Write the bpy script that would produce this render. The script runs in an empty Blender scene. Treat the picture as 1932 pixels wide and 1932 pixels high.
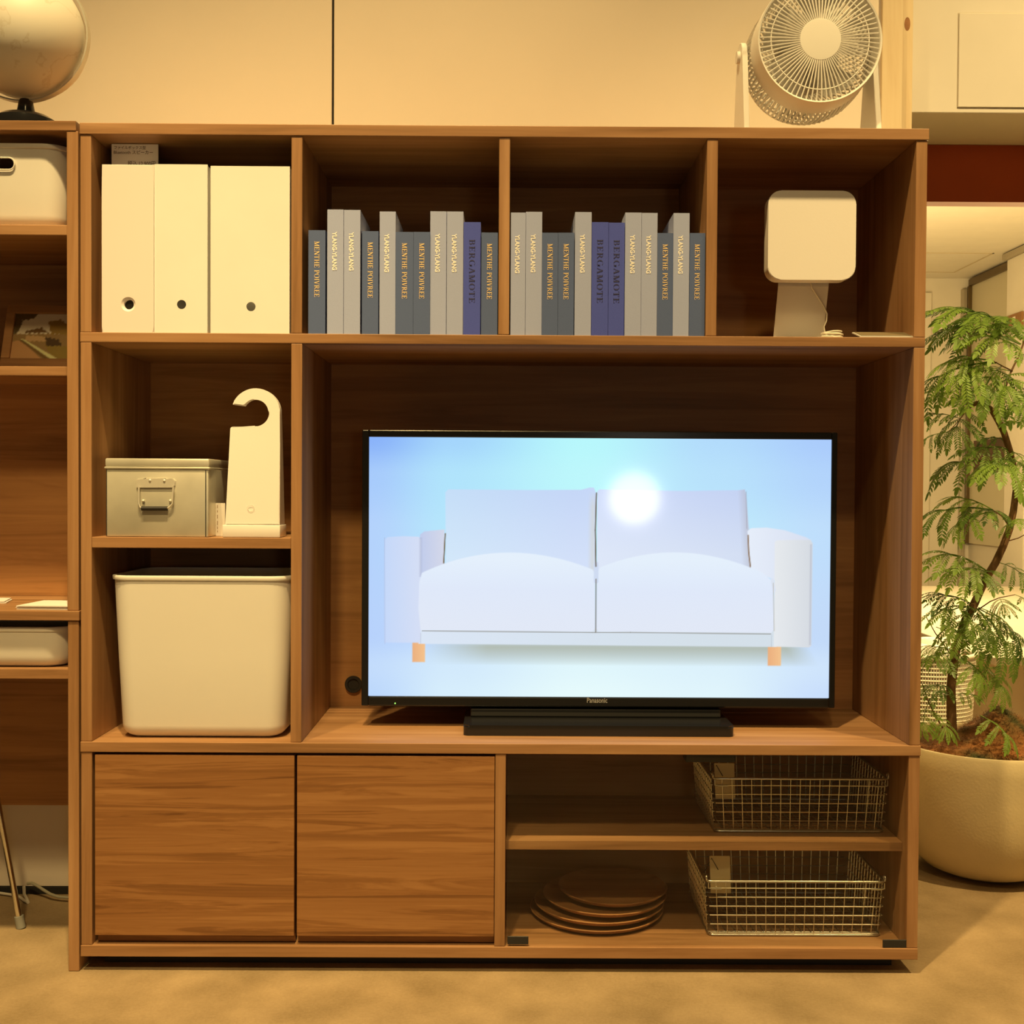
import bpy, bmesh, math, random
import numpy as np
from mathutils import Vector, Matrix

random.seed(7)
SC = bpy.context.scene
COL = SC.collection
PI = math.pi

# ------------------------------------------------------------------ camera
CAM = Vector((0.822, -2.1967, 0.9378))
PITCH, YAW, ROLL = math.radians(1.0788), math.radians(0.2385), math.radians(0.3312)
FPX = 2150.0
_f = Vector((math.sin(YAW) * math.cos(PITCH), math.cos(YAW) * math.cos(PITCH), -math.sin(PITCH)))
_r0 = Vector((math.cos(YAW), -math.sin(YAW), 0))
_u0 = _r0.cross(_f)
_r = _r0 * math.cos(ROLL) + _u0 * math.sin(ROLL)
_u = -_r0 * math.sin(ROLL) + _u0 * math.cos(ROLL)
cam_data = bpy.data.cameras.new('camera')
cam = bpy.data.objects.new('camera', cam_data)
COL.objects.link(cam)
cam.matrix_world = Matrix(((_r.x, _u.x, -_f.x, CAM.x), (_r.y, _u.y, -_f.y, CAM.y),
                           (_r.z, _u.z, -_f.z, CAM.z), (0, 0, 0, 1)))
cam_data.sensor_fit = 'HORIZONTAL'
cam_data.angle = 2 * math.atan(966.0 / FPX)
cam_data.clip_start = 0.05
SC.camera = cam

def at(px, py, Y):
    """measured image point -> metric point on the plane y = Y"""
    d = _f + _r * ((px - 966) / FPX) - _u * ((py - 966) / FPX)
    return CAM + d * ((Y - CAM.y) / d.y)
def X(px, py, Y): return at(px, py, Y).x
def Z(px, py, Y): return at(px, py, Y).z

# ------------------------------------------------------------------ world, lights, exposure
W = bpy.data.worlds.new('shop_ambience'); SC.world = W
W.use_nodes = True
W.node_tree.nodes['Background'].inputs[0].default_value = (1.0, 0.68, 0.27, 1)
W.node_tree.nodes['Background'].inputs[1].default_value = 0.075
SC.view_settings.view_transform = 'Standard'
SC.view_settings.look = 'None'
SC.view_settings.exposure = 0.0
SC.view_settings.gamma = 1.0
SC.view_settings.use_curve_mapping = False
WARM = (1.0, 0.70, 0.285)
def spot(name, loc, target, watts, size=60, radius=0.06, blend=0.6, color=WARM):
    l = bpy.data.lights.new(name, 'SPOT'); l.energy = watts; l.color = color
    l.spot_size = math.radians(size); l.spot_blend = blend; l.shadow_soft_size = radius
    o = bpy.data.objects.new(name, l); COL.objects.link(o); o.location = loc
    o.rotation_euler = (Vector(target) - Vector(loc)).to_track_quat('-Z', 'Y').to_euler()
    return o
spot('ceiling_spot_main', (0.50, -1.32, 4.2), (0.72, -0.20, 0.1), 570, 70, 0.05, 1.0)
spot('ceiling_spot_left', (-0.15, -1.40, 4.2), (-0.35, -0.22, 0.1), 330, 60, 0.05, 1.0)
spot('fill_spot_centre_right', (1.55, -1.35, 4.2), (1.62, -0.22, 0.1), 45, 60, 0.05, 1.0)  # fill added to even out the main spot's falloff to the right
spot('ceiling_spot_right', (2.75, -1.30, 4.2), (2.45, 0.50, 1.2), 620, 56, 0.06, 1.0)
spot('ceiling_spot_front', (0.75, -3.2, 4.2), (0.7, -0.1, 0.3), 165, 46, 0.12, 1.0)
spot('fill_spot_low', (0.25, -3.0, 4.2), (0.24, 0.0, 0.46), 290, 25, 0.10, 1.0)  # fill added to brighten the bin, tin and tray low on the left
for nm, p, w in (('far_room_fill_a', (2.9, 2.2, 1.3), 40), ('far_room_fill_b', (2.75, 3.8, 1.35), 115)):  # unseen fill points without fixtures, added to brighten the far room
    l = bpy.data.lights.new(nm, 'POINT'); l.energy = w; l.color = WARM; l.shadow_soft_size = 0.3
    o = bpy.data.objects.new(nm, l); COL.objects.link(o); o.location = p
spot('basket_fill_spot', (2.1, 0.95, 1.62), (2.1, 1.42, 0.35), 110, 50, 0.03)  # unseen spot added to make the towels and basket top bright

# ------------------------------------------------------------------ materials
MATS = {}
def new_mat(name):
    m = bpy.data.materials.new(name); m.use_nodes = True
    nt = m.node_tree; b = nt.nodes['Principled BSDF']
    return m, nt, b
def plain(name, col, rough=0.5, metal=0.0, spec=0.5, bump=0.0, bscale=200.0, var=0.0, vscale=8.0, emit=None, estr=0):
    if name in MATS: return MATS[name]
    m, nt, b = new_mat(name)
    b.inputs['Base Color'].default_value = (*col, 1)
    b.inputs['Roughness'].default_value = rough
    b.inputs['Metallic'].default_value = metal
    b.inputs['Specular IOR Level'].default_value = spec
    tc = nt.nodes.new('ShaderNodeTexCoord')
    if var > 0:
        n = nt.nodes.new('ShaderNodeTexNoise'); n.inputs['Scale'].default_value = vscale; n.inputs['Detail'].default_value = 4
        nt.links.new(tc.outputs['Object'], n.inputs['Vector'])
        r = nt.nodes.new('ShaderNodeValToRGB')
        r.color_ramp.elements[0].position = 0.3; r.color_ramp.elements[1].position = 0.7
        r.color_ramp.elements[0].color = (*[c * (1 - var) for c in col], 1)
        r.color_ramp.elements[1].color = (*[min(1, c * (1 + var)) for c in col], 1)
        nt.links.new(n.outputs['Fac'], r.inputs['Fac']); nt.links.new(r.outputs['Color'], b.inputs['Base Color'])
    if bump > 0:
        n = nt.nodes.new('ShaderNodeTexNoise'); n.inputs['Scale'].default_value = bscale; n.inputs['Detail'].default_value = 3
        nt.links.new(tc.outputs['Object'], n.inputs['Vector'])
        bp = nt.nodes.new('ShaderNodeBump'); bp.inputs['Strength'].default_value = bump; bp.inputs['Distance'].default_value = 0.002
        nt.links.new(n.outputs['Fac'], bp.inputs['Height']); nt.links.new(bp.outputs['Normal'], b.inputs['Normal'])
    if emit:
        b.inputs['Emission Color'].default_value = (*emit, 1); b.inputs['Emission Strength'].default_value = estr
    MATS[name] = m
    return m

def wood(name, axis, dark, mid, light, figure=0.0, rough=0.45, stretch=0.55, across=9.0):
    """streaky grain running along one local axis; every board gets its own offset"""
    if name in MATS: return MATS[name]
    m, nt, b = new_mat(name)
    N, L = nt.nodes.new, nt.links.new
    tc = N('ShaderNodeTexCoord'); oi = N('ShaderNodeObjectInfo')
    off = N('ShaderNodeVectorMath'); off.operation = 'MULTIPLY_ADD'
    comb = N('ShaderNodeCombineXYZ')
    for i in range(3): L(oi.outputs['Random'], comb.inputs[i])
    off.inputs[1].default_value = (37.0, 53.0, 71.0)
    L(comb.outputs[0], off.inputs[0]); L(tc.outputs['Object'], off.inputs[2])
    mp = N('ShaderNodeMapping')
    s = [across] * 3; s['XYZ'.index(axis)] = stretch
    mp.inputs['Scale'].default_value = s
    L(off.outputs[0], mp.inputs['Vector'])
    n1 = N('ShaderNodeTexNoise'); n1.inputs['Scale'].default_value = 2.2; n1.inputs['Detail'].default_value = 6
    n1.inputs['Roughness'].default_value = 0.62; n1.inputs['Distortion'].default_value = 0.5 + figure * 0.6
    L(mp.outputs[0], n1.inputs['Vector'])
    mp2 = N('ShaderNodeMapping'); s2 = [across * 14] * 3; s2['XYZ'.index(axis)] = stretch * 5
    mp2.inputs['Scale'].default_value = s2; L(off.outputs[0], mp2.inputs['Vector'])
    n2 = N('ShaderNodeTexNoise'); n2.inputs['Scale'].default_value = 1.0; n2.inputs['Detail'].default_value = 3
    L(mp2.outputs[0], n2.inputs['Vector'])
    fac = n1.outputs['Fac']
    if figure > 0:
        # growth-ring bands warped by the broad noise: long cathedral lines
        sep = N('ShaderNodeSeparateXYZ'); L(mp.outputs[0], sep.inputs[0])
        mul = N('ShaderNodeMath'); mul.operation = 'MULTIPLY_ADD'; mul.inputs[1].default_value = 7.0
        L(n1.outputs['Fac'], mul.inputs[0]); L(sep.outputs['Z' if axis != 'Z' else 'X'], mul.inputs[2])
        sn = N('ShaderNodeMath'); sn.operation = 'SINE'
        m5 = N('ShaderNodeMath'); m5.operation = 'MULTIPLY'; m5.inputs[1].default_value = 5.0
        L(mul.outputs[0], m5.inputs[0]); L(m5.outputs[0], sn.inputs[0])
        mx = N('ShaderNodeMath'); mx.operation = 'MULTIPLY_ADD'; mx.inputs[1].default_value = 0.045 * figure
        L(sn.outputs[0], mx.inputs[0]); L(n1.outputs['Fac'], mx.inputs[2]); fac = mx.outputs[0]
    ad = N('ShaderNodeMath'); ad.operation = 'MULTIPLY_ADD'; ad.inputs[1].default_value = 0.22
    L(n2.outputs['Fac'], ad.inputs[0]); L(fac, ad.inputs[2])
    r = N('ShaderNodeValToRGB'); e = r.color_ramp.elements
    e[0].position = 0.36; e[0].color = (*dark, 1); e[1].position = 0.82; e[1].color = (*light, 1)
    k = e.new(0.58); k.color = (*mid, 1)
    L(ad.outputs[0], r.inputs['Fac']); L(r.outputs['Color'], b.inputs['Base Color'])
    b.inputs['Roughness'].default_value = rough; b.inputs['Specular IOR Level'].default_value = 0.35
    bp = N('ShaderNodeBump'); bp.inputs['Strength'].default_value = 0.12; bp.inputs['Distance'].default_value = 0.001
    L(n2.outputs['Fac'], bp.inputs['Height']); L(bp.outputs['Normal'], b.inputs['Normal'])
    MATS[name] = m
    return m
WD, WM_, WL = (0.19, 0.094, 0.037), (0.345, 0.182, 0.082), (0.47, 0.27, 0.135)
WX = wood('walnut_grain_along_x', 'X', WD, WM_, WL)
WZ = wood('walnut_grain_along_z', 'Z', WD, WM_, WL)
WDOOR = wood('walnut_door_figure', 'X', (0.155, 0.065, 0.021), (0.285, 0.130, 0.045), (0.38, 0.19, 0.073), figure=1.3, stretch=0.75, across=15.0)
WBACK = wood('walnut_back_panel', 'X', (0.27, 0.128, 0.048), (0.42, 0.205, 0.078), (0.54, 0.28, 0.11), figure=0.5)
PINE = wood('pine', 'Z', (0.70, 0.52, 0.30), (0.82, 0.66, 0.42), (0.88, 0.74, 0.50), across=6)
PLATEW = wood('plate_wood', 'X', (0.22, 0.10, 0.035), (0.38, 0.19, 0.08), (0.50, 0.27, 0.12))
FRAMEW = wood('frame_wood', 'X', (0.22, 0.10, 0.035), (0.36, 0.18, 0.07), (0.45, 0.24, 0.10))
WHITE = plain('white_plastic', (0.84, 0.83, 0.80), 0.42, var=0.02)
WHITE2 = plain('matte_white_plastic', (0.83, 0.80, 0.77), 0.55, bump=0.05)
PINKW = plain('speaker_white', (0.83, 0.76, 0.74), 0.5)
SOFTW = plain('soft_polyethylene', (0.83, 0.81, 0.76), 0.5, var=0.015)
def soft_mat():
    m, nt, b = new_mat('soft_polyethylene_translucent'); N, L = nt.nodes.new, nt.links.new
    tc = N('ShaderNodeTexCoord'); n = N('ShaderNodeTexNoise'); n.inputs['Scale'].default_value = 6
    L(tc.outputs['Object'], n.inputs['Vector'])
    r = N('ShaderNodeValToRGB'); e = r.color_ramp.elements
    e[0].color = (.87, .85, .80, 1); e[1].color = (.91, .89, .84, 1); L(n.outputs['Fac'], r.inputs['Fac'])
    L(r.outputs['Color'], b.inputs['Base Color']); b.inputs['Roughness'].default_value = .5
    t = N('ShaderNodeBsdfTranslucent'); t.inputs[0].default_value = (.85, .82, .72, 1)
    mx = N('ShaderNodeMixShader'); mx.inputs[0].default_value = .12
    L(b.outputs[0], mx.inputs[1]); L(t.outputs[0], mx.inputs[2]); L(mx.outputs[0], nt.nodes['Material Output'].inputs['Surface'])
    return m
SOFTW = soft_mat()
WALL = plain('cream_wall_board', (0.87, 0.775, 0.65), 0.75, bump=0.06, bscale=60, var=0.02, vscale=3)
WALLW = plain('white_painted_wall', (0.80, 0.76, 0.68), 0.7, var=0.02)
DARKHOLE = plain('dark_inside', (0.02, 0.018, 0.015), 0.9)
BLACK = plain('black_gloss', (0.012, 0.012, 0.013), 0.18)
BLACKM = plain('black_matte', (0.018, 0.017, 0.016), 0.6)
STEEL = plain('steel_wire', (0.66, 0.66, 0.60), 0.28, metal=1.0)
TIN = plain('galvanised_tin', (0.70, 0.68, 0.58), 0.38, metal=0.45, var=0.10, vscale=14)
CHROME = plain('chrome', (0.80, 0.80, 0.78), 0.18, metal=1.0)
BRIGHTM = plain('bright_zinc', (0.80, 0.77, 0.68), 0.28, metal=0.4)
RUBBER = plain('grey_rubber', (0.28, 0.28, 0.25), 0.8)
PAPER = plain('paper', (0.78, 0.75, 0.72), 0.8)
KRAFT = plain('kraft_card', (0.55, 0.47, 0.30), 0.85)
INK = plain('dark_ink', (0.12, 0.09, 0.07), 0.8)
GREYB = plain('grey_bookcloth', (0.37, 0.43, 0.70), 0.8, bump=0.15, bscale=900)
SLATEB = plain('slate_bookcloth', (0.085, 0.128, 0.30), 0.8, bump=0.15, bscale=900)
BLUEB = plain('blue_bookcloth', (0.062, 0.092, 0.50), 0.8, bump=0.15, bscale=900)
PAGES = plain('page_block', (0.55, 0.50, 0.42), 0.9)
TWHITE = plain('white_foil', (0.97, 0.96, 0.95), 0.5)
TGOLD = plain('gold_foil', (1.0, 0.76, 0.40), 0.4)
TNAVY = plain('navy_foil', (0.035, 0.035, 0.12), 0.6)
CORD = plain('cream_cord', (0.72, 0.68, 0.56), 0.7)
REDBEAM = plain('red_brown_paint', (0.48, 0.085, 0.014), 0.6, var=0.05)
POTM = plain('speckled_stone_pot', (0.62, 0.52, 0.31), 0.75, bump=0.25, bscale=160, var=0.07, vscale=9)
BARK = plain('bark', (0.21, 0.115, 0.05), 0.9, bump=0.6, bscale=120, var=0.3, vscale=40)

def leaf_mat():
    m, nt, b = new_mat('fern_like_leaf')
    N, L = nt.nodes.new, nt.links.new
    oi = N('ShaderNodeObjectInfo'); tc = N('ShaderNodeTexCoord')
    n = N('ShaderNodeTexNoise'); n.inputs['Scale'].default_value = 18
    L(tc.outputs['Object'], n.inputs['Vector'])
    ad = N('ShaderNodeMath'); ad.operation = 'MULTIPLY_ADD'; ad.inputs[1].default_value = 0.55
    L(n.outputs['Fac'], ad.inputs[0])
    sc = N('ShaderNodeMath'); sc.operation = 'MULTIPLY'; sc.inputs[1].default_value = 0.55
    L(oi.outputs['Random'], sc.inputs[0]); L(sc.outputs[0], ad.inputs[2])
    r = N('ShaderNodeValToRGB'); e = r.color_ramp.elements
    e[0].position = 0.2; e[0].color = (0.050, 0.115, 0.022, 1); e[1].position = 0.8; e[1].color = (0.27, 0.43, 0.07, 1)
    L(ad.outputs[0], r.inputs['Fac']); L(r.outputs['Color'], b.inputs['Base Color'])
    b.inputs['Roughness'].default_value = 0.4
    tr = N('ShaderNodeBsdfTranslucent'); L(r.outputs['Color'], tr.inputs['Color'])
    mx = N('ShaderNodeMixShader'); mx.inputs[0].default_value = 0.34
    L(b.outputs[0], mx.inputs[1]); L(tr.outputs[0], mx.inputs[2])
    L(mx.outputs[0], nt.nodes['Material Output'].inputs['Surface'])
    return m
LEAF = leaf_mat()

def moss_mat():
    m, nt, b = new_mat('coir_and_moss')
    N, L = nt.nodes.new, nt.links.new
    tc = N('ShaderNodeTexCoord'); n = N('ShaderNodeTexNoise'); n.inputs['Scale'].default_value = 11; n.inputs['Detail'].default_value = 4
    L(tc.outputs['Object'], n.inputs['Vector'])
    r = N('ShaderNodeValToRGB'); e = r.color_ramp.elements
    e[0].position = 0.34; e[0].color = (0.07, 0.075, 0.02, 1); e[1].position = 0.58; e[1].color = (0.40, 0.165, 0.05, 1)
    L(n.outputs['Fac'], r.inputs['Fac']); L(r.outputs['Color'], b.inputs['Base Color'])
    b.inputs['Roughness'].default_value = 0.95
    return m
MOSS = moss_mat()

def carpet_mat():
    m, nt, b = new_mat('beige_carpet')
    N, L = nt.nodes.new, nt.links.new
    tc = N('ShaderNodeTexCoord')
    a = N('ShaderNodeTexNoise'); a.inputs['Scale'].default_value = 7; a.inputs['Detail'].default_value = 5
    c = N('ShaderNodeTexNoise'); c.inputs['Scale'].default_value = 150; c.inputs['Detail'].default_value = 6; c.inputs['Roughness'].default_value = 0.75
    L(tc.outputs['Object'], a.inputs['Vector']); L(tc.outputs['Object'], c.inputs['Vector'])
    ad = N('ShaderNodeMath'); ad.operation = 'MULTIPLY_ADD'; ad.inputs[1].default_value = 0.5
    L(c.outputs['Fac'], ad.inputs[0]); L(a.outputs['Fac'], ad.inputs[2])
    r = N('ShaderNodeValToRGB'); e = r.color_ramp.elements
    e[0].position = 0.5; e[0].color = (0.26, 0.187, 0.10, 1); e[1].position = 1.0; e[1].color = (0.46, 0.34, 0.20, 1)
    L(ad.outputs[0], r.inputs['Fac']); L(r.outputs['Color'], b.inputs['Base Color'])
    b.inputs['Roughness'].default_value = 0.95; b.inputs['Specular IOR Level'].default_value = 0.1
    bp = N('ShaderNodeBump'); bp.inputs['Strength'].default_value = 0.5; bp.inputs['Distance'].default_value = 0.004
    L(c.outputs['Fac'], bp.inputs['Height']); L(bp.outputs['Normal'], b.inputs['Normal'])
    return m
CARPET = carpet_mat()

def glass_mat(name, tint, refl=1.0):
    m, nt, b = new_mat(name)
    N, L = nt.nodes.new, nt.links.new
    t = N('ShaderNodeBsdfTransparent'); t.inputs[0].default_value = (*tint, 1)
    g = N('ShaderNodeBsdfGlossy'); g.inputs['Roughness'].default_value = 0.03
    fr = N('ShaderNodeFresnel'); fr.inputs['IOR'].default_value = 1.5
    mx = N('ShaderNodeMixShader')
    ge = N('ShaderNodeNewGeometry'); inv = N('ShaderNodeMath'); inv.operation = 'SUBTRACT'; inv.inputs[0].default_value = 1.0
    L(ge.outputs['Backfacing'], inv.inputs[1])      # only the face towards the ray reflects
    ml = N('ShaderNodeMath'); ml.operation = 'MULTIPLY'; L(fr.outputs[0], ml.inputs[0]); L(inv.outputs[0], ml.inputs[1])
    L(ml.outputs[0], mx.inputs[0]); L(t.outputs[0], mx.inputs[1]); L(g.outputs[0], mx.inputs[2])
    L(mx.outputs[0], nt.nodes['Material Output'].inputs['Surface'])
    return m
GLASS = glass_mat('smoked_glass', (0.965, 0.965, 0.945))
PICGLASS = glass_mat('clear_glass', (0.95, 0.95, 0.93))

# ------------------------------------------------------------------ mesh helpers
def bm_new(): return bmesh.new()
def box(bm, x0, x1, y0, y1, z0, z1):
    v = [bm.verts.new((x, y, z)) for x in (x0, x1) for y in (y0, y1) for z in (z0, z1)]
    for f in ((0, 1, 3, 2), (4, 6, 7, 5), (0, 4, 5, 1), (2, 3, 7, 6), (0, 2, 6, 4), (1, 5, 7, 3)):
        bm.faces.new([v[i] for i in f])
    return v
def bbox(x0, x1, y0, y1, z0, z1, bev=0.0012, seg=2):
    bm = bm_new(); box(bm, x0, x1, y0, y1, z0, z1)
    if bev > 0: bmesh.ops.bevel(bm, geom=bm.edges[:], offset=bev, segments=seg, affect='EDGES', profile=0.5)
    return bm
def prism(bm, pts, y0, y1, map3=None):
    """extrude a closed outline of (a, b) pairs; default a = x, b = z, extruded along y"""
    map3 = map3 or (lambda a, b, y: (a, y, b))
    A = [bm.verts.new(map3(a, b, y0)) for a, b in pts]; B = [bm.verts.new(map3(a, b, y1)) for a, b in pts]
    n = len(pts)
    bm.faces.new(A); bm.faces.new(B[::-1])
    for i in range(n): bm.faces.new((A[i], B[i], B[(i + 1) % n], A[(i + 1) % n]))
def tube(bm, pts, r, n=6, closed=False, cap=True, radii=None):
    pts = [Vector(p) for p in pts]; m = len(pts); rings = []
    up = None
    for i, p in enumerate(pts):
        if closed: t = pts[(i + 1) % m] - pts[i - 1]
        else: t = pts[min(i + 1, m - 1)] - pts[max(i - 1, 0)]
        if t.length < 1e-9: t = Vector((0, 0, 1))
        t.normalize()
        if up is None:
            up = Vector((0, 0, 1)) if abs(t.z) < 0.9 else Vector((1, 0, 0))
        a = up - t * up.dot(t)
        if a.length < 1e-6: a = t.orthogonal()
        a.normalize(); b = t.cross(a); up = a
        rr = radii[i] if radii else r
        rings.append([bm.verts.new(p + (a * math.cos(2 * PI * k / n) + b * math.sin(2 * PI * k / n)) * rr) for k in range(n)])
    for i in range(m if closed else m - 1):
        A, B = rings[i], rings[(i + 1) % m]
        for k in range(n): bm.faces.new((A[k], A[(k + 1) % n], B[(k + 1) % n], B[k]))
    if cap and not closed:
        bm.faces.new(rings[0][::-1]); bm.faces.new(rings[-1])
def lathe(bm, prof, c, n=48, axis='Z', close_bottom=True, close_top=False):
    """profile of (radius, height) spun about a vertical axis through c (or about y)"""
    rings = []
    for r, h in prof:
        ring = []
        for k in range(n):
            a = 2 * PI * k / n
            if axis == 'Z': p = (c[0] + r * math.cos(a), c[1] + r * math.sin(a), c[2] + h)
            else: p = (c[0] + r * math.cos(a), c[1] + h, c[2] + r * math.sin(a))
            ring.append(bm.verts.new(p))
        rings.append(ring)
    for A, B in zip(rings, rings[1:]):
        for k in range(n): bm.faces.new((A[k], A[(k + 1) % n], B[(k + 1) % n], B[k]))
    if close_bottom: bm.faces.new(rings[0][::-1])
    if close_top: bm.faces.new(rings[-1])
def rrect(x0, x1, z0, z1, r, n=6):
    out = []
    for cx, cz, a0 in ((x1 - r, z1 - r, 0), (x0 + r, z1 - r, 90), (x0 + r, z0 + r, 180), (x1 - r, z0 + r, 270)):
        for k in range(n + 1):
            a = math.radians(a0 + 90 * k / n); out.append((cx + r * math.cos(a), cz + r * math.sin(a)))
    return out
def obj(name, bm, mat, parent=None, origin=(0, 0, 0), smooth=None):
    bmesh.ops.recalc_face_normals(bm, faces=bm.faces[:])
    o3 = Vector(origin)
    if o3.length > 0: bmesh.ops.translate(bm, verts=bm.verts[:], vec=-o3)
    me = bpy.data.meshes.new(name); bm.to_mesh(me); bm.free()
    for m in (mat if isinstance(mat, (list, tuple)) else [mat]): me.materials.append(m)
    if smooth is not None:
        me.polygons.foreach_set('use_smooth', [True] * len(me.polygons))
        me.set_sharp_from_angle(angle=math.radians(smooth))
    o = bpy.data.objects.new(name, me); COL.objects.link(o)
    if parent: o.parent = parent
    return o
def tag(o, label, cat, group=None):
    o['label'] = label; o['category'] = cat
    if group: o['group'] = group
    return o
class Thing:
    def __init__(s, name, label, cat, loc, group=None):
        s.loc = Vector(loc); s.root = bpy.data.objects.new(name, None); COL.objects.link(s.root)
        s.root.location = s.loc; s.root.empty_display_size = 0.05
        tag(s.root, label, cat, group)
    def part(s, name, bm, mat, smooth=None, under=None, label=None, stuff=False):
        o = obj(name, bm, mat, under or s.root, s.loc, smooth)
        if label: o['label'] = label
        if stuff: o['kind'] = 'stuff'
        return o
def struct(name, bm, mat, parent=None, smooth=None):
    o = obj(name, bm, mat, parent, smooth=smooth)
    if not parent: o['kind'] = 'structure'
    return o

# ------------------------------------------------------------------ lettering
def font_mesh(text, bold=0.0):
    c = bpy.data.curves.new('t', 'FONT'); c.body = text; c.size = 1.0; c.offset = bold; c.resolution_u = 3
    o = bpy.data.objects.new('t', c); COL.objects.link(o)
    dg = bpy.context.evaluated_depsgraph_get()
    me = bpy.data.meshes.new_from_object(o.evaluated_get(dg))
    bpy.data.objects.remove(o); bpy.data.curves.remove(c)
    V = [tuple(v.co)[:2] for v in me.vertices]; Fc = [tuple(p.vertices) for p in me.polygons]
    bpy.data.meshes.remove(me)
    return V, Fc
def _arc(cx, cy, rx, ry, a0, a1, wmax, wmin, n=14):
    """curved stroke, thick at the sides and thin at top and bottom"""
    q = []
    for k in range(n):
        pr = []
        for a in (a0 + (a1 - a0) * k / n, a0 + (a1 - a0) * (k + 1) / n):
            ar = math.radians(a); w = wmin + (wmax - wmin) * abs(math.cos(ar)) ** 1.3
            pr.append(((cx + rx * math.cos(ar), cy + ry * math.sin(ar)), (cx + (rx - w) * math.cos(ar), cy + (ry - w * .6) * math.sin(ar))))
        q.append([pr[0][0], pr[1][0], pr[1][1], pr[0][1]])
    return q
def _st(x0, y0, x1, y1, w): return [[(x0 - w / 2, y0), (x0 + w / 2, y0), (x1 + w / 2, y1), (x1 - w / 2, y1)]]
def _hb(x0, x1, y, h=0.06): return [[(x0, y), (x1, y), (x1, y + h), (x0, y + h)]]
def _se(x, y, w=0.30, h=0.055): return _hb(x - w / 2, x + w / 2, y, h)
T_, t_ = 0.15, 0.065
def serif_glyph(ch):
    if ch == 'I': return _st(.2, 0, .2, 1, T_) + _se(.2, 0) + _se(.2, .945), .40
    if ch in 'EÉ':
        g = _st(.2, 0, .2, 1, T_) + _hb(.03, .66, 0) + _hb(.03, .63, .94) + _hb(.2, .5, .48) + _st(.65, 0, .67, .24, .05) + _st(.62, .76, .62, 1, .05) + _st(.5, .38, .5, .62, .045)
        if ch == 'É': g += [[(.30, 1.08), (.38, 1.05), (.56, 1.25), (.42, 1.27)]]
        return g, .74
    if ch == 'T': return _st(.36, 0, .36, 1, T_) + _se(.36, 0, .34) + _hb(.02, .70, .94) + _st(.045, .74, .045, 1, .05) + _st(.675, .74, .675, 1, .05), .74
    if ch == 'H': return _st(.2, 0, .2, 1, T_) + _st(.68, 0, .68, 1, T_) + _hb(.2, .68, .47) + _se(.2, 0) + _se(.2, .945) + _se(.68, 0) + _se(.68, .945), .88
    if ch == 'N': return _st(.16, 0, .16, 1, t_) + _st(.74, 0, .74, 1, t_) + _st(.20, 1, .70, 0, T_ + .04) + _se(.16, 0, .26) + _se(.12, .945, .22) + _se(.74, .945, .26), .88
    if ch == 'M': return _st(.15, 0, .15, 1, t_) + _st(.86, 0, .86, 1, T_) + _st(.19, 1, .48, 0, T_) + _st(.82, 1, .50, 0, t_) + _se(.15, 0, .26) + _se(.86, 0, .30) + _se(.13, .945, .2) + _se(.89, .945, .24), 1.05
    if ch == 'V': return _st(.14, 1, .40, 0, T_) + _st(.68, 1, .42, 0, t_) + _se(.14, .945, .28) + _se(.68, .945, .24), .80
    if ch == 'A': return _st(.68, 0, .42, 1, T_) + _st(.12, 0, .40, 1, t_) + _hb(.22, .58, .33, .05) + _se(.12, 0, .24) + _se(.68, 0, .28), .82
    if ch == 'O': return _arc(.44, .5, .42, .52, 0, 360, .16, .05, 28), .90
    if ch == 'G': return _arc(.45, .5, .42, .52, 45, 345, .16, .05, 24) + _st(.78, .05, .78, .44, .12) + _hb(.60, .90, .42), .92
    if ch == 'P': return _st(.2, 0, .2, 1, T_) + _se(.2, 0) + _hb(.05, .42, .945, .055) + _hb(.2, .42, .44) + _arc(.40, .72, .27, .28, -90, 90, .15, .05, 14), .72
    if ch == 'R': return _st(.2, 0, .2, 1, T_) + _se(.2, 0) + _hb(.05, .42, .945, .055) + _hb(.2, .42, .46) + _arc(.40, .73, .26, .27, -90, 90, .15, .05, 14) + _st(.42, .48, .74, 0, T_) + _se(.76, 0, .18), .84
    if ch == 'B': return _st(.2, 0, .2, 1, T_) + _hb(.05, .42, 0) + _hb(.05, .40, .945, .055) + _hb(.2, .42, .49) + _arc(.40, .75, .24, .25, -90, 90, .14, .05, 12) + _arc(.42, .27, .28, .27, -90, 90, .15, .05, 12), .78
    return [], .36
def serif_mesh(text, gap=0.03):
    V, Fc, x = [], [], 0.0
    for ch in text:
        g, adv = serif_glyph(ch)
        for poly in g:
            b = len(V); V += [(x + a, c) for a, c in poly]; Fc.append(tuple(range(b, b + len(poly))))
        x += adv + gap
    return V, Fc
def lay_text(VF, length, height, place, flip=False):
    """fit 2-D lettering to length x height and place each point with place(s, t)"""
    V, Fc = VF
    x0, x1 = min(v[0] for v in V), max(v[0] for v in V); y0, y1 = min(v[1] for v in V), max(min(v[1], 1.0) for v in V)
    bm = bm_new()
    vs = [bm.verts.new(place((v[0] - x0) / (x1 - x0) * length, (v[1] - y0) / (y1 - y0) * height)) for v in V]
    for f in Fc:
        try: bm.faces.new([vs[i] for i in f])
        except ValueError: pass
    return bm

# ------------------------------------------------------------------ the setting
GX = dict(L0=0.0, L1=0.0215, d1a=0.4046, d1b=0.4257, d2a=0.8026, d2b=0.8236, d3a=1.2018, d3b=1.2225, R0=1.6035, R1=1.625)
GZ = dict(B0=0.030, B1=0.052, V0=0.428, V1=0.448, M0=1.218, M1=1.237, T0=1.6145, T1=1.6363)
DEP = 0.3645
WY = 0.425        # face of the wall behind the furniture
struct('floor', bbox(-3.0, 7.0, -5.0, 7.2, -0.06, 0.0, 0), CARPET)

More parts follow.
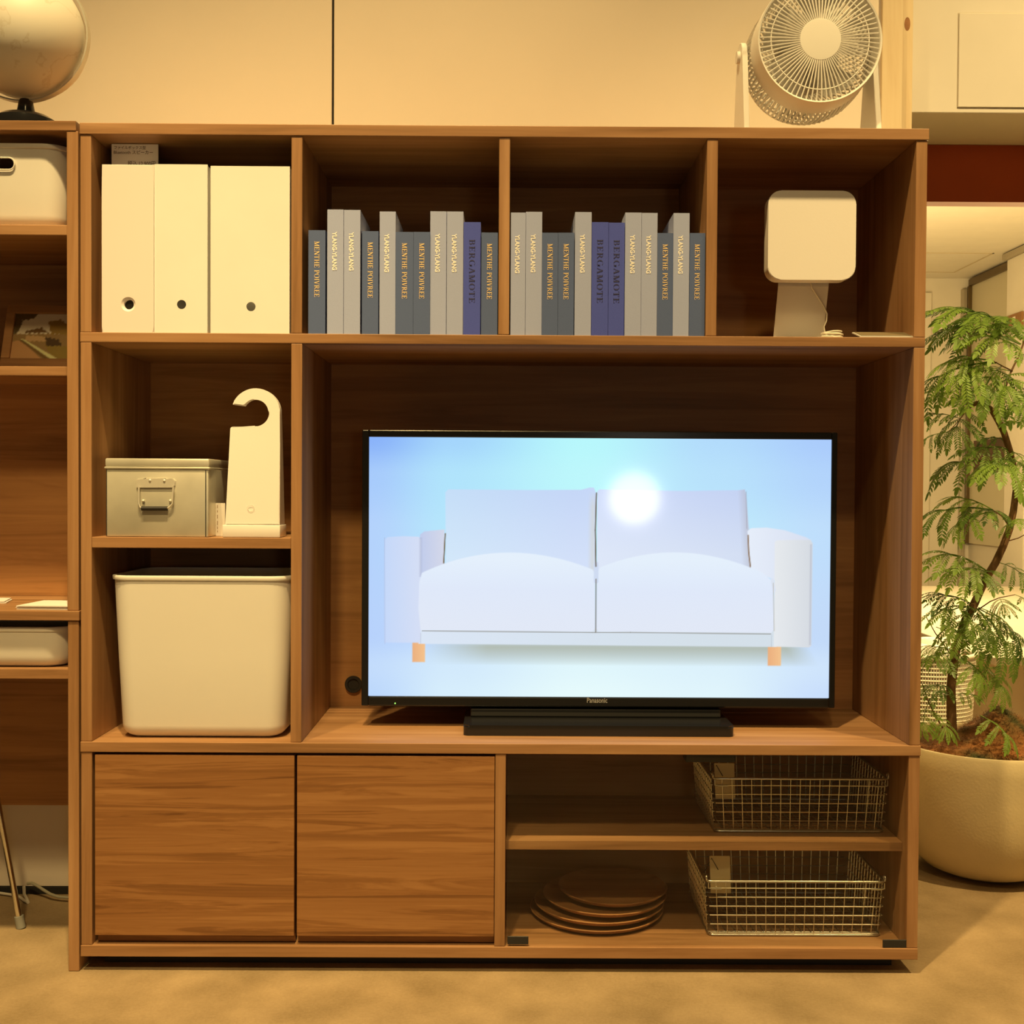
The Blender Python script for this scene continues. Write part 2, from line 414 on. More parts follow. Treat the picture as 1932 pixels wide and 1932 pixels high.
seam = X(628, 120, WY)
wx1 = X(1664, 120, WY) - 0.0012
bmw = bm_new(); box(bmw, -3.0, wx1 + 0.05, WY + 0.012, WY + 0.08, 0.0, 3.4)
wall = struct('wall_back', bmw, DARKHOLE)
for i, (a, b) in enumerate(((-3.0, seam - 0.0026), (seam + 0.0026, wx1))):
    obj('wall_panel', bbox(a, b, WY, WY + 0.0119, 0.017, 3.38, 0.001, 1), WALL, wall)
struct('baseboard_back', bbox(-3.0, wx1, WY - 0.004, WY + 0.011, 0.0, 0.0165, 0), BLACKM)
# timber post at the end of the wall: front stud and the stud set back beside it
p0, p1 = X(1664, 120, WY - 0.01), X(1703, 120, WY - 0.01)
post = struct('trim_1', bbox(p0, p1, WY - 0.01, WY + 0.10, 0.0, 3.4, 0.0015), PINE)
p2 = X(1722, 120, WY + 0.02)
post2 = struct('trim_2', bbox(p1 + 0.0008, p2, WY + 0.02, WY + 0.12, 0.0, 3.4, 0.0015), PINE)
kx, kz = X(1712, 45, WY + 0.0195), Z(1712, 45, WY + 0.0195)
bm = bm_new(); lathe(bm, [(0.0001, -0.0003), (1, 0.0)], (0, 0, 0), 24, 'Y', False, True)
bmesh.ops.scale(bm, verts=bm.verts[:], vec=(0.0068, 1, 0.0155)); bmesh.ops.translate(bm, verts=bm.verts[:], vec=(kx, WY + 0.0197, kz))
obj('knot', bm, plain('pine_knot', (0.34, 0.15, 0.05), 0.7, var=0.2, vscale=60), post2)
# soffit box to the right of the post, with an access panel let into its face
SY = 0.56
sx0 = p2 + 0.001
sz0 = Z(1820, 213, SY)
sof = struct('ceiling_soffit', bbox(sx0, 4.6, SY, SY + 0.25, sz0, 3.4, 0.002), WALLW)
hx0, hz0, hz1 = X(1808, 100, SY), Z(1850, 203, SY), Z(1850, 26, SY)
obj('access_panel', bbox(hx0, hx0 + 0.75, SY - 0.0035, SY - 0.0002, hz0, hz1, 0.0008, 1), WALLW, sof)
obj('shadow_gap', bbox(hx0 - 0.0016, hx0 + 0.7516, SY - 0.0012, SY - 0.0001, hz0 - 0.0004, hz1 + 0.0016, 0), plain('gap_grey', (0.60, 0.54, 0.42), 0.9), sof)
# rail under the soffit and the red-brown fascia
bz1, bz0 = Z(1840, 273, SY + 0.27), Z(1840, 381, SY + 0.27)
struct('trim_3', bbox(sx0, 4.6, SY + 0.262, SY + 0.40, Z(1840, 273, SY + 0.27) - 0.0, Z(1840, 263, SY + 0.27) + 0.03, 0.001), WALLW)
struct('trim_4', bbox(sx0, 4.6, SY + 0.27, SY + 0.32, bz0, bz1 - 0.0005, 0.001), REDBEAM)

# far room seen past the furniture
FY = 6.7
RX = X(1824, 700, FY)
CZ = 2.61
struct('ceiling', bbox(1.0, 7.0, SY + 0.45, FY + 0.1, CZ, CZ + 0.1, 0), WALLW)
farw = struct('wall_far', bbox(1.0, 7.0, FY, FY + 0.1, 0.0, CZ - 0.0005, 0), WALLW)
obj('wall_batten', bbox(X(1736, 700, FY), X(1752, 700, FY), FY - 0.05, FY - 0.0005, 0.01, CZ - 0.12, 0.004), WALLW, farw)
rw = struct('wall_right', bbox(RX + 0.03, RX + 0.13, SY + 0.45, FY - 0.0005, 0.0, CZ - 0.0005, 0), WALLW)
# glazed partition on the right wall: dark head rail, corner mullion, frosted panes
FROST = plain('frosted_pane', (0.62, 0.58, 0.44), 0.35)
DARKRAIL = plain('bronze_rail', (0.10, 0.065, 0.02), 0.4)
win = struct('window_1', bbox(RX + 0.004, RX + 0.0295, SY + 0.5, FY - 0.06, 0.55, 2.54, 0), FROST)
obj('head_rail', bbox(RX - 0.02, RX + 0.0295, SY + 0.5, FY - 0.06, 2.54, 2.59, 0.002), DARKRAIL, win)
for yy in (FY - 0.075, FY - 1.9, FY - 3.4):
    obj('mullion', bbox(RX - 0.022, RX + 0.0295, yy, yy + 0.03, 0.55, 2.5395, 0.002), DARKRAIL, win)
obj('jamb', bbox(RX - 0.055, RX - 0.0225, FY - 0.05, FY - 0.0005, 0.02, 2.52, 0.002), plain('brushed_frame', (0.5, 0.46, 0.38), 0.35, metal=0.6), farw)
pil = struct('trim_5', bbox(RX - 0.11, RX + 0.0290, 5.45, 5.75, 0.0, 2.56, 0.003), WALLW)
obj('cap', bbox(RX - 0.14, RX + 0.0290, 5.43, 5.77, 2.562, 2.60, 0.003), plain('pillar_top_shade', (0.42, 0.37, 0.28), 0.7), pil)  # grey block stands in for the shade at the pillar's top
hat = bm_new()
hx_a, hx_b, hy_a, hy_b = 3.55, 4.20, 5.75, 6.45
for (a, b, c, d) in ((hx_a, hx_b, hy_a, hy_a + .012), (hx_a, hx_b, hy_b - .012, hy_b), (hx_a, hx_a + .012, hy_a, hy_b), (hx_b - .012, hx_b, hy_a, hy_b)):
    box(hat, a, b, c, d, CZ - 0.004, CZ - 0.0005)
struct('trim_6', hat, plain('gap_grey2', (0.62, 0.54, 0.40), 0.8))

# ------------------------------------------------------------------ main wall shelf unit
cabt = Thing('wall_shelf_unit', 'wide walnut wall shelving unit with cubby holes, two doors and a television bay', 'shelving unit', (0.8125, 0.19, 0.0))
G, H = GX, GZ
YB = DEP
full = YB + 0.020
cabt.part('top_board', bbox(G['L0'], G['R1'] + 0.002, -0.002, full, H['T0'], H['T1']), WX)
cabt.part('shelf_board', bbox(G['L0'], G['R1'], 0.0, full, H['M0'], H['M1']), WX)
cabt.part('counter_board', bbox(G['L0'], G['R1'] + 0.001, -0.0015, full, H['V0'], H['V1']), WX)
cabt.part('base_board', bbox(G['L0'], G['R1'], -0.0015, full, H['B0'], H['B1']), WX)
for a, b in (('L0', 'L1'), ('R0', 'R1')):
    for z0, z1 in (('B1', 'V0'), ('V1', 'M0'), ('M1', 'T0')):
        cabt.part('side_panel', bbox(G[a] + (0.0006 if a == 'L0' else 0), G[b], 0.0005, full, H[z0] + .0002, H[z1] - .0002), WZ)
for a, b in (('d1a', 'd1b'), ('d2a', 'd2b'), ('d3a', 'd3b')):
    cabt.part('divider', bbox(G[a], G[b], 0.0005, YB, H['M1'] + .0002, H['T0'] - .0002), WZ)
cabt.part('divider', bbox(G['d1a'] + .0005, G['d1b'] + .0005, 0.0005, YB, H['V1'] + .0002, H['M0'] - .0002), WZ)
cabt.part('divider', bbox(G['d2a'] - 0.001, G['d2b'] - .0015, 0.0005, YB, H['B1'] + .0002, H['V0'] - .0002), WZ)
sz1, sz0_ = Z(360, 1014, 0.001), Z(360, 1034.5, 0.001)
cabt.part('shelf', bbox(G['L1'] + .0002, G['d1a'] + .0003, 0.001, YB, sz0_, sz1), WX)
lsY = 0.030
lz1, lz0 = Z(1330, 1586.8, lsY), Z(1330, 1604.8, lsY)
cabt.part('shelf', bbox(G['d2b'] - .0013, G['R0'] - .0002, lsY, YB, lz0, lz1), WX)
# back panels, one for each bay row
cabt.part('back_panel', bbox(G['L1'], G['R0'], YB, YB + .006, H['M1'], H['T0'], 0), WBACK)
cabt.part('back_panel', bbox(G['L1'], G['d1a'] + .01, YB, YB + .006, H['V1'], H['M0'], 0), WBACK)
cabt.part('back_panel', bbox(G['d1a'] + .0102, G['R0'], YB, YB + .006, H['V1'], H['M0'], 0), WBACK)
cabt.part('back_panel', bbox(G['L1'], G['R0'], YB, YB + .006, H['B1'], H['V0'], 0), WBACK)
cabt.part('cable_slot_strip', bbox(G['d1b'] + .002, G['R0'] - .001, YB - 0.0475, YB - .0005, H['V1'] + .0001, H['V1'] + .0012, 0), WX)
cabt.part('plinth', bbox(0.03, 1.59, 0.045, full - .03, 0.0005, H['B0'] - .0002, 0), BLACKM)
# doors with a bevelled finger pull along the lower edge
def door(px0, px1):
    x0, x1 = X(px0, 1600, 0.001), X(px1, 1600, 0.001)
    z1, z0 = H['V0'] - 0.0055, H['B1'] + 0.0015
    zc = z0 + 0.0175
    bm = bm_new()
    prism(bm, [(0.001, z1), (0.001, zc), (0.0165, zc + .002), (0.0165, z0), (0.0215, z0), (0.0215, z1)], x0, x1, lambda a, b, y: (y, a, b))
    bmesh.ops.bevel(bm, geom=[e for e in bm.edges], offset=0.0007, segments=1, affect='EDGES')
    return cabt.part('door', bm, WDOOR)
door(179, 555); door(560, 932.6)
# drop-front glass door over the lower right bay
gx0, gx1 = G['d2b'] + .0005, G['R0'] - .0025
gd = cabt.part('glass_door', bbox(gx0, gx1, 0.004, 0.009, H['B1'] + .003, H['V0'] - .003, 0.0008, 1), GLASS, label='smoked glass drop-front door')
for a, b, c, d in ((957, 997.5, 1766.5, 1782), (1665, 1712, 1773, 1788)):
    zc_, zd_ = Z((a + b) / 2, d, 0.002), Z((a + b) / 2, c, 0.002)
    cabt.part('hinge', bbox(X(a, c, 0.002) + .0005, X(b, c, 0.002) - .0004, 0.0015, 0.0036, max(zc_, H['B1'] + .0004), zd_, 0.0008, 1), BLACKM, under=gd)
a, b, c, d = 1293, 1386, 1424, 1438
cabt.part('catch', bbox(X(a, 1430, 0.02), X(b, 1430, 0.02), 0.0105, 0.05, Z(1340, 1438, 0.012), H['V0'] - .0003, 0.001, 1), BLACKM)
# round black cable grommet in the back of the television bay
gp = at(667, 1291, YB - 0.004)
bm = bm_new(); lathe(bm, [(0.0185, 0.0075), (0.0195, 0.002), (0.0185, 0.0), (0.013, 0.0), (0.012, 0.004)], (gp.x, YB - 0.008, gp.z), 28, 'Y', True, True)
cabt.part('cable_grommet', bm, BLACKM, smooth=40)
# ------------------------------------------------------------------ left desk unit
DX1 = -0.0035
du = Thing('desk_shelf_unit', 'walnut desk and shelf unit at the left edge of the photo', 'desk unit', (-0.45, 0.19, 0.0))
tz1, tz0 = Z(70, 227.5, 0), Z(70, 246.5, 0)
LX0 = -1.10
dx0 = X(126, 700, 0)
LD = 0.30
du.part('top_board', bbox(LX0, X(143.5, 237, 0), -0.001, LD + .02, tz0, tz1), WX)
dz1, dz0 = Z(70, 1152, 0), Z(70, 1170.5, 0)
du.part('side_panel', bbox(dx0, DX1, 0.0005, LD + .02, dz1 + .0003, tz0 - .0003), WZ)
du.part('side_panel', bbox(dx0 + .001, DX1, 0.0005, LD + .10, 0.0005, dz0 - .0003), WZ)
du.part('desk_top', bbox(LX0, DX1 + .002, -0.003, LD + .10, dz0, dz1), WX)
du.part('shelf', bbox(LX0, dx0 - .0002, 0.002, LD, Z(60, 443, 0), Z(60, 423.5, 0)), WX)
ledY = 0.10
du.part('picture_ledge', bbox(LX0, dx0 - .0002, ledY, LD, Z(60, 709, ledY), Z(60, 691, ledY)), WX)
du.part('back_panel', bbox(LX0, dx0 - .0002, LD, LD + .008, dz1 + .0004, tz0 - .0004, 0), WBACK)
traY = 0.010
tr1, tr0 = Z(60, 1262, traY), Z(60, 1281, traY)
du.part('tray_shelf', bbox(LX0, dx0 + .0008, traY, LD + .05, tr0, tr1), WX)
du.part('modesty_panel', bbox(LX0, dx0 + .0008, LD + .05, LD + .068, Z(60, 1519, LD + .05), dz0 - .0004, 0), WBACK)
du.part('side_panel', bbox(LX0, LX0 + .02, 0.0005, LD + .02, 0.0005, dz0 - .0006), WZ)

# ------------------------------------------------------------------ helpers for rounded tubs
def tub(bm, x0, x1, y0, y1, z0, z1, r, taper, rim, wall_t=0.003, rb=0.025, n=7):
    """open rounded box: x0..y1 are the rim extents; returns nothing"""
    def ring(inset, z, rr):
        return [bm.verts.new((a, b, z)) for a, b in rrect(x0 + inset, x1 - inset, y0 + inset, y1 - inset, max(rr, 0.004), n)]
    h = z1 - z0
    prof = []
    for k in range(6):
        a = math.radians(90 * k / 5)
        prof.append((rim + taper + rb * (1 - math.sin(a)), z0 + rb * (1 - math.cos(a)), r))
    prof += [(rim + taper * 0.5, z0 + h * 0.5, r), (rim, z1 - 0.009, r), (rim * .2, z1 - 0.0085, r), (0.0, z1 - 0.006, r),
             (0.0, z1 - 0.001, r), (0.001, z1, r), (rim + wall_t - .001, z1, r), (rim + wall_t, z1 - .001, r)]
    prof += [(rim + wall_t + taper * .5, z0 + h * .5, r), (rim + wall_t + taper, z0 + rb, r), (rim + taper + rb, z0 + wall_t, r)]
    rings = [ring(i, z, rr - i * .5) for i, z, rr in prof]
    m = len(rings[0])
    for A, B in zip(rings, rings[1:]):
        for k in range(m): bm.faces.new((A[k], A[(k + 1) % m], B[(k + 1) % m], B[k]))
    bm.faces.new(rings[0][::-1]); bm.faces.new(rings[-1])

# ------------------------------------------------------------------ file boxes
def circle_pts(cx, cz, r, n=32): return [(cx + r * math.cos(2 * PI * k / n), cz + r * math.sin(2 * PI * k / n)) for k in range(n)]
def holed_plate(bm, x0, x1, z0, z1, y0, y1, cx, cz, r, n=32, chamfer=0.0, corner=0.002):
    """plate facing -y with a round through-hole (optionally dished) and a thickness"""
    def outer(k):
        a = 2 * PI * (k + .5) / n; dx, dz = math.cos(a), math.sin(a)
        t = min(((x1 - cx) / dx if dx > 0 else (x0 - cx) / dx) if abs(dx) > 1e-9 else 1e9, ((z1 - cz) / dz if dz > 0 else (z0 - cz) / dz) if abs(dz) > 1e-9 else 1e9)
        return cx + dx * t, cz + dz * t
    out = [outer(k) for k in range(n)]
    # snap the nearest rays to the four corners
    for qx in (x0, x1):
        for qz in (z0, z1):
            k = min(range(n), key=lambda i: (out[i][0] - qx) ** 2 + (out[i][1] - qz) ** 2); out[k] = (qx, qz)
    inn = [(cx + (r + chamfer) * math.cos(2 * PI * (k + .5) / n), cz + (r + chamfer) * math.sin(2 * PI * (k + .5) / n)) for k in range(n)]
    bore = [(cx + r * math.cos(2 * PI * (k + .5) / n), cz + r * math.sin(2 * PI * (k + .5) / n)) for k in range(n)]
    loops = [[bm.verts.new((a, y1, b)) for a, b in out], [bm.verts.new((a, y0, b)) for a, b in out], [bm.verts.new((a, y0, b)) for a, b in inn]]
    if chamfer > 0: loops.append([bm.verts.new((a, y0 + chamfer * .8, b)) for a, b in bore])
    loops.append([bm.verts.new((a, y1, b)) for a, b in bore])
    loops.append(loops[0])
    for A, B in zip(loops, loops[1:]):
        for k in range(n): bm.faces.new((A[k], A[(k + 1) % n], B[(k + 1) % n], B[k]))
Z1 = H['M1'] + .0004
def stand_file(label, px0, px1, pyt, hole, mat, y0=0.006):
    x0, x1 = X(px0, 470, y0), X(px1, 470, y0); z1 = Z((px0 + px1) / 2, pyt, y0)
    t = Thing('file_box', label, 'file box', ((x0 + x1) / 2, y0 + .13, Z1), 'white file boxes in the upper left cubby')
    hc = at(hole[0], hole[1], y0)
    bm = bm_new(); holed_plate(bm, x0, x1, Z1, z1, y0, y0 + .0028, hc.x, hc.z, hole[2] / 975)
    t.part('front', bm, mat)
    for xa, xb in ((x0, x0 + .0026), (x1 - .0026, x1)):
        bm = bm_new(); prism(bm, [(y0 + .003, Z1), (y0 + .27, Z1), (y0 + .27, Z1 + .13), (y0 + .10, z1 - .002), (y0 + .003, z1 - .002)], xa, xb, lambda a, b, y: (y, a, b))
        t.part('side', bm, mat)
    t.part('back', bbox(x0 + .0028, x1 - .0028, y0 + .2675, y0 + .27, Z1, Z1 + .13, 0), mat)
    t.part('bottom', bbox(x0 + .0028, x1 - .0028, y0 + .003, y0 + .267, Z1, Z1 + .0026, 0), mat)
stand_file('narrow white file box with a round finger hole, middle of the three', 291.3, 391.5, 310, (342.5, 574.5, 8.6), WHITE)
stand_file('wide white file box with a round finger hole, rightmost of the three', 397.3, 546.5, 313.5, (473.5, 578.5, 8.6), WHITE)
# speaker shaped like a file box
y0 = 0.004
x0, x1 = X(192, 470, y0), X(290.2, 470, y0); z1 = Z(240, 310, y0)
sp = Thing('box_speaker', 'pinkish white box speaker with a dished round port, leftmost of three upright boxes', 'speaker', ((x0 + x1) / 2, .13, Z1))
hc = at(242, 574, y0)
bm = bm_new(); holed_plate(bm, x0, x1, Z1, z1, y0, y0 + .012, hc.x, hc.z, 9.2 / 975, 40, chamfer=0.0045)
bmesh.ops.bevel(bm, geom=[e for e in bm.edges if all(abs(v.co.y - y0) < 1e-6 for v in e.verts) and (abs(e.verts[0].co.x - e.verts[1].co.x) < 1e-7 and (abs(e.verts[0].co.x - x0) < 1e-6 or abs(e.verts[0].co.x - x1) < 1e-6) or abs(e.verts[0].co.z - e.verts[1].co.z) < 1e-7 and abs(e.verts[0].co.z - z1) < 1e-6)], offset=.002, segments=2, affect='EDGES')
sp.part('front', bm, PINKW, smooth=30)
sp.part('body', bbox(x0, x1, y0 + .0122, y0 + .25, Z1, z1, .0015), PINKW)
bm = bm_new(); lathe(bm, [(9.4 / 975, 0.0), (9.4 / 975, .0015)], (hc.x, y0 + .0105, hc.z), 32, 'Y', True, True)
sp.part('port', bm, DARKHOLE)
# price card standing on the speaker
ty = 0.055
c0, c1 = X(210.5, 290, ty), X(298.5, 290, ty)
ptop = Z(255, 272, ty)
pc = Thing('price_card', 'white printed price card standing on the box speaker', 'price card', ((c0 + c1) / 2, ty, z1))
cd = pc.part('card', bbox(c0, c1, ty, ty + .0012, z1 + .0006, ptop, 0), PAPER)
def card_line(text, pxa, pxb, pya, pyb, bold=.0):
    pa, pb = at(pxa, pyb, ty - .0004), at(pxb, pya, ty - .0004)
    bm = lay_text(font_mesh(text, bold), pb.x - pa.x, pb.z - pa.z, lambda s, t_: (pa.x + s, ty - .0004, pa.z + t_))
    pc.part('printed_line', bm, INK, under=cd)
card_line('ファイルボックス型', 215.5, 275, 275.5, 281.5, .01)
card_line('Bluetooth スピーカー', 214.5, 288.5, 284, 290.5, .01)
card_line('税込 12,900円', 241, 293, 303.5, 314, .01)

# ------------------------------------------------------------------ books
TITLES = {'grey': ('YLANG-YLANG', font_mesh('YLANG-YLANG', .034), GREYB, TWHITE, 72, 9.0, -1.5, 'white'),
          'slate': ('MENTHE POIVREE', serif_mesh('MENTHE POIVREE'), SLATEB, TGOLD, 104, 9.6, 0.0, 'gold'),
          'blue': ('BERGAMOTE', serif_mesh('BERGAMOTE', .12), BLUEB, TNAVY, 118, 11.0, 0.0, 'dark')}
ORD = ['first', 'second', 'third', 'fourth', 'fifth', 'sixth', 'seventh', 'eighth', 'ninth', 'tenth', 'eleventh', 'twelfth']
START = {'grey': 42, 'slate': 21, 'blue': 33}
def book(i, row, px0, px1, pyt, kind, y0):
    name, VF, cloth, foil, tl, th, toff, tcol = TITLES[kind]
    pyb = 634
    xa, xb = X(px0, 520, y0) + .0001, X(px1, 520, y0) - .0001
    z1 = Z((px0 + px1) / 2, pyt, y0)
    col = {'grey': 'pale grey', 'slate': 'slate', 'blue': 'violet blue'}[kind]
    b = Thing('book', f'{col} book with {tcol} spine lettering, {ORD[i]} from left in the {row} row', 'book', ((xa + xb) / 2, y0 + .075, Z1), f'books in the {row} cubby')
    dpt = 0.155
    bm = bm_new()
    box(bm, xa, xa + .0022, y0, y0 + dpt, Z1, z1); box(bm, xb - .0022, xb, y0, y0 + dpt, Z1, z1)
    box(bm, xa + .0022, xb - .0022, y0, y0 + .0022, Z1, z1)
    b.part('cover', bm, cloth)
    b.part('pages', bbox(xa + .0023, xb - .0023, y0 + .0023, y0 + dpt - .003, Z1 + .002, z1 - .003, 0), PAGES)
    L_, Hh = tl / 976, th / 976
    zs = Z((px0 + px1) / 2, pyt + START[kind], y0)
    xc = (xa + xb) / 2 + toff / 976 - Hh / 2
    bm = lay_text(VF, L_, Hh, lambda s, t_: (xc + t_, y0 - .0005, zs - s))
    b.part('spine_title', bm, foil)
random.seed(3)
ROW1 = [(581.7, 613.9, 434.3, 'slate'), (617.2, 648, 395.2, 'grey'), (648.6, 679.8, 396, 'grey'), (683, 714, 436, 'slate'), (716, 746.2, 399, 'grey'),
        (746.4, 779.8, 437.6, 'slate'), (780, 811.2, 437.6, 'slate'), (811.4, 842, 398.7, 'grey'), (842.8, 873.8, 399, 'grey'), (874.2, 906.6, 419, 'blue'), (907.8, 939.0, 438.7, 'slate')]
ROW2 = [(963.3, 991.3, 401, 'grey'), (991.7, 1022.4, 399.6, 'grey'), (1022.6, 1052.5, 439, 'slate'), (1052.8, 1083, 439, 'slate'), (1084.4, 1115.6, 400, 'grey'),
        (1116, 1147.5, 419, 'blue'), (1147.9, 1178, 420, 'blue'), (1179, 1209.7, 401, 'grey'), (1210, 1239.8, 401.7, 'grey'), (1240, 1269.7, 439.7, 'slate'), (1270, 1300.2, 402, 'grey'), (1300.4, 1330.0, 439.7, 'slate')]
for row, lst in (('left', ROW1), ('right', ROW2)):
    for i, (a, b, c, k) in enumerate(lst):
        book(i, row, a, b, c, k, 0.004 + random.uniform(0, .004))

# ------------------------------------------------------------------ rounded-square player on a sloping stand
py0 = 0.05
a_, b_ = at(1448.5, 527.5, py0), at(1616, 360, py0)
pl = Thing('square_player', 'white rounded-square audio player on a sloping white metal stand', 'audio player', ((a_.x + b_.x) / 2, .10, Z1))
bm = bm_new(); prism(bm, rrect(a_.x, b_.x, a_.z, b_.z, .026, 8), py0, py0 + .012)
bmesh.ops.bevel(bm, geom=[e for e in bm.edges if all(abs(v.co.y - py0) < 1e-6 for v in e.verts)], offset=.0012, segments=2, affect='EDGES')
fp = pl.part('front_cover', bm, WHITE2, smooth=35)
bm = bm_new(); prism(bm, rrect(a_.x + .001, b_.x - .001, a_.z + .001, b_.z - .001, .025, 8), py0 + .0125, py0 + .038)
pl.part('body', bm, WHITE2, smooth=35)
MW = plain('white_steel_sheet', (0.66, 0.62, 0.56), .5)
sxl, sxr = X(1467, 540, py0 + .05), X(1562, 540, py0 + .05)
bm = bm_new()
zt = a_.z + .05
prof = [(py0 + .0385, zt), (py0 + .045, a_.z - .005), (py0 + .080, Z1 + .018), (py0 + .078, Z1 + .006), (py0 + .068, Z1 + .0005), (py0 - .01, Z1 + .0005)]
prof2 = [(y - .0018 if i < 4 else y, z + (.0018 if i >= 3 else 0)) for i, (y, z) in enumerate(prof)]
pts = prof + prof2[::-1]
prism(bm, [(y + .002, z) for y, z in pts], sxl, sxr, lambda a, b, y: (y, a, b))
pl.part('stand', bm, MW)
pts = [at(*p) for p in ((1525, 530, py0 + .055), (1529, 545, py0 + .052), (1540, 562, py0 + .06), (1551, 580, py0 + .07), (1557, 594, py0 + .072), (1556, 607, py0 + .076), (1551, 618, py0 + .072), (1553, 628, py0 + .06))]
bm = bm_new(); tube(bm, [Vector((p.x, p.y - .012, p.z)) for p in pts], .0016, 8)
cordp = pl.part('cord', bm, CORD, smooth=60)
bm = bm_new(); cc = at(1570, 629, py0 + .02); pts = []
for k in range(120):
    a = 2 * PI * k / 24; rr = .0185 + .0025 * math.sin(k * .37)
    pts.append((cc.x + rr * math.cos(a), cc.y + .6 * rr * math.sin(a), Z1 + .004 + .015 * (k / 120) + .0015 * math.sin(a * 1.5)))
tube(bm, pts, .0017, 6)
pl.part('coiled_cord', bm, CORD, smooth=60)
# card lying in front of the player
k0, k1 = X(1618, 634, .02), X(1720, 634, .02)
pcard = Thing('price_card', 'small price card lying tilted beside the square player', 'price card', ((k0 + k1) / 2, .04, Z1))
bm = bm_new(); prism(bm, [(.006, Z1 + .0006), (.0062, Z1 + .0026), (.056, Z1 + .0165), (.0565, Z1 + .0145)], k0, k1, lambda a, b, y: (y, a, b))
hold = pcard.part('holder', bm, plain('clear_acrylic_edge', (0.62, 0.60, 0.55), .3))
bm = bm_new(); prism(bm, [(.010, Z1 + .0041), (.0101, Z1 + .0046), (.0535, Z1 + .0168), (.0536, Z1 + .0162)], k0 + .004, k1 - .004, lambda a, b, y: (y, a, b))
pcard.part('printed_card', bm, plain('card_face', (0.16, 0.12, 0.06), .7))

# ------------------------------------------------------------------ tin box
ZS = sz1 + .0004
by = 0.010
x0, x1 = X(200.3, 950, by), X(393.2, 950, by); zt = Z(297, 865, by); zl = Z(297, 885, by)
tn = Thing('tin_box', 'galvanised tin box with lid and a drop handle', 'metal box', ((x0 + x1) / 2, by + .13, ZS))
tn.part('body', bbox(x0, x1, by, by + .255, ZS, zl + .004, .0025), TIN, smooth=40)
bm = bbox(x0 - .0018, x1 + .0018, by - .0018, by + .257, zl + .0042, zt, .003)
lid = tn.part('lid', bm, TIN, smooth=40)
tn.part('rolled_lip', bbox(x0 - .003, x1 + .003, by - .003, by + .258, zl, zl + .0042, .0015), TIN, under=lid, smooth=40)
for a, b in ((x0 + .0005, x0 + .002), (x1 - .006, x1 - .004)):
    tn.part('corner_seam', bbox(a, b, by - .0008, by - .0001, ZS + .001, zl - .001, 0), CHROME)
hp = [(258, 921), (257, 907), (260, 903.5), (270, 905), (276, 902), (312, 902), (318, 905), (328, 903), (332, 907), (331, 916), (326, 921)]
bm = bm_new(); prism(bm, [(at(a, b, by).x, at(a, b, by).z) for a, b in hp], by - .0035, by - .0003)
bmesh.ops.bevel(bm, geom=[e for e in bm.edges if all(v.co.y < by - .003 for v in e.verts)], offset=.0012, segments=2, affect='EDGES')
hd = tn.part('handle_plate', bm, BRIGHTM, smooth=40)
bm = bm_new(); c = [at(*p, by - .006) for p in ((262, 918), (261.5, 950), (264, 957), (270, 959.5), (313, 959.5), (320, 957), (325.5, 950), (327, 918))]
tube(bm, c, .0019, 8); tn.part('bail', bm, BRIGHTM, under=hd, smooth=60)
bm = bm_new(); tube(bm, [at(267, 959.3, by - .006), at(316, 959.3, by - .006)], .0044, 12); tn.part('grip', bm, BLACKM, under=hd, smooth=60)
for a, b in ((283, 906.5), (310, 907), (270, 945), (321, 945)):
    p = at(a, b, by - .0035); bm = bm_new(); lathe(bm, [(.0028, .002), (.0026, -.0008), (.0015, -.0018), (.0002, -.0021)], (p.x, p.y, p.z), 14, 'Y', True, True)
    tn.part('rivet', bm, BRIGHTM, under=hd, smooth=60)
# folded paper label between tin and hooked case
p0, p1 = at(396.5, 1009, .075), at(424, 1006, .052)
lb = Thing('price_label', 'small printed paper label between tin box and hooked case', 'label', ((p0.x + p1.x) / 2, .065, ZS))
bm = bm_new()
zA, zB = ZS + .0003, Z(410, 949, .065)
prism(bm, [(p0.x, p0.y), (p1.x, p1.y), (p1.x + .0006, p1.y + .0012), (p0.x + .0006, p0.y + .0012)], zA, zB, lambda a, b, z: (a, b, z))
lc = lb.part('card', bm, PAPER)
bm = bm_new()
random.seed(5)
for col in range(4):
    s = .10 + col * .13
    z = zB - .004
    while z > zA + .01:
        l = random.uniform(.003, .009); w_ = .0016
        for q in (0,):
            a = p0.lerp(p1, s); b = p0.lerp(p1, s + .045)
            v = [bm.verts.new((a.x - .0003, a.y - .0005, z)), bm.verts.new((b.x - .0003, b.y - .0005, z)), bm.verts.new((b.x - .0003, b.y - .0005, z - l)), bm.verts.new((a.x - .0003, a.y - .0005, z - l))]
            bm.faces.new(v)
        z -= l + random.uniform(.002, .005)
lb.part('print', bm, plain('brown_ink', (0.32, 0.22, 0.13), .8), under=lc)
# hooked case
hy = 0.012
hk = Thing('hooked_case', 'white tapered plastic case with a curved hook handle', 'cleaner case', (X(478, 1000, hy), hy + .03, ZS))
def hp_(px, py): p = at(px, py, hy); return (p.x, p.z)
out = [(424.5, 990), (431, 808), (432, 805.5), (435, 804.3), (478, 804)]
ccx, ccy = 478.5, 777.5
inner = [(ccx + 26.3 * math.sin(math.radians(a)), ccy + 26.3 * math.cos(math.radians(a))) for a in range(0, 250, 10)]
outer = []
for a in range(250, 95, -8):   # from the tip over the top to the right
    rr = 46.5
    outer.append((ccx + rr * math.sin(math.radians(a)), ccy + rr * math.cos(math.radians(a))))
outline = out + inner + outer + [(524.8, 780), (526, 840), (527.2, 990)]
bm = bm_new()
P2 = [hp_(*p) for p in outline]
zb, ztop = min(p[1] for p in P2), max(p[1] for p in P2)
dep = lambda z: .050 - .036 * ((z - zb) / (ztop - zb)) ** .8
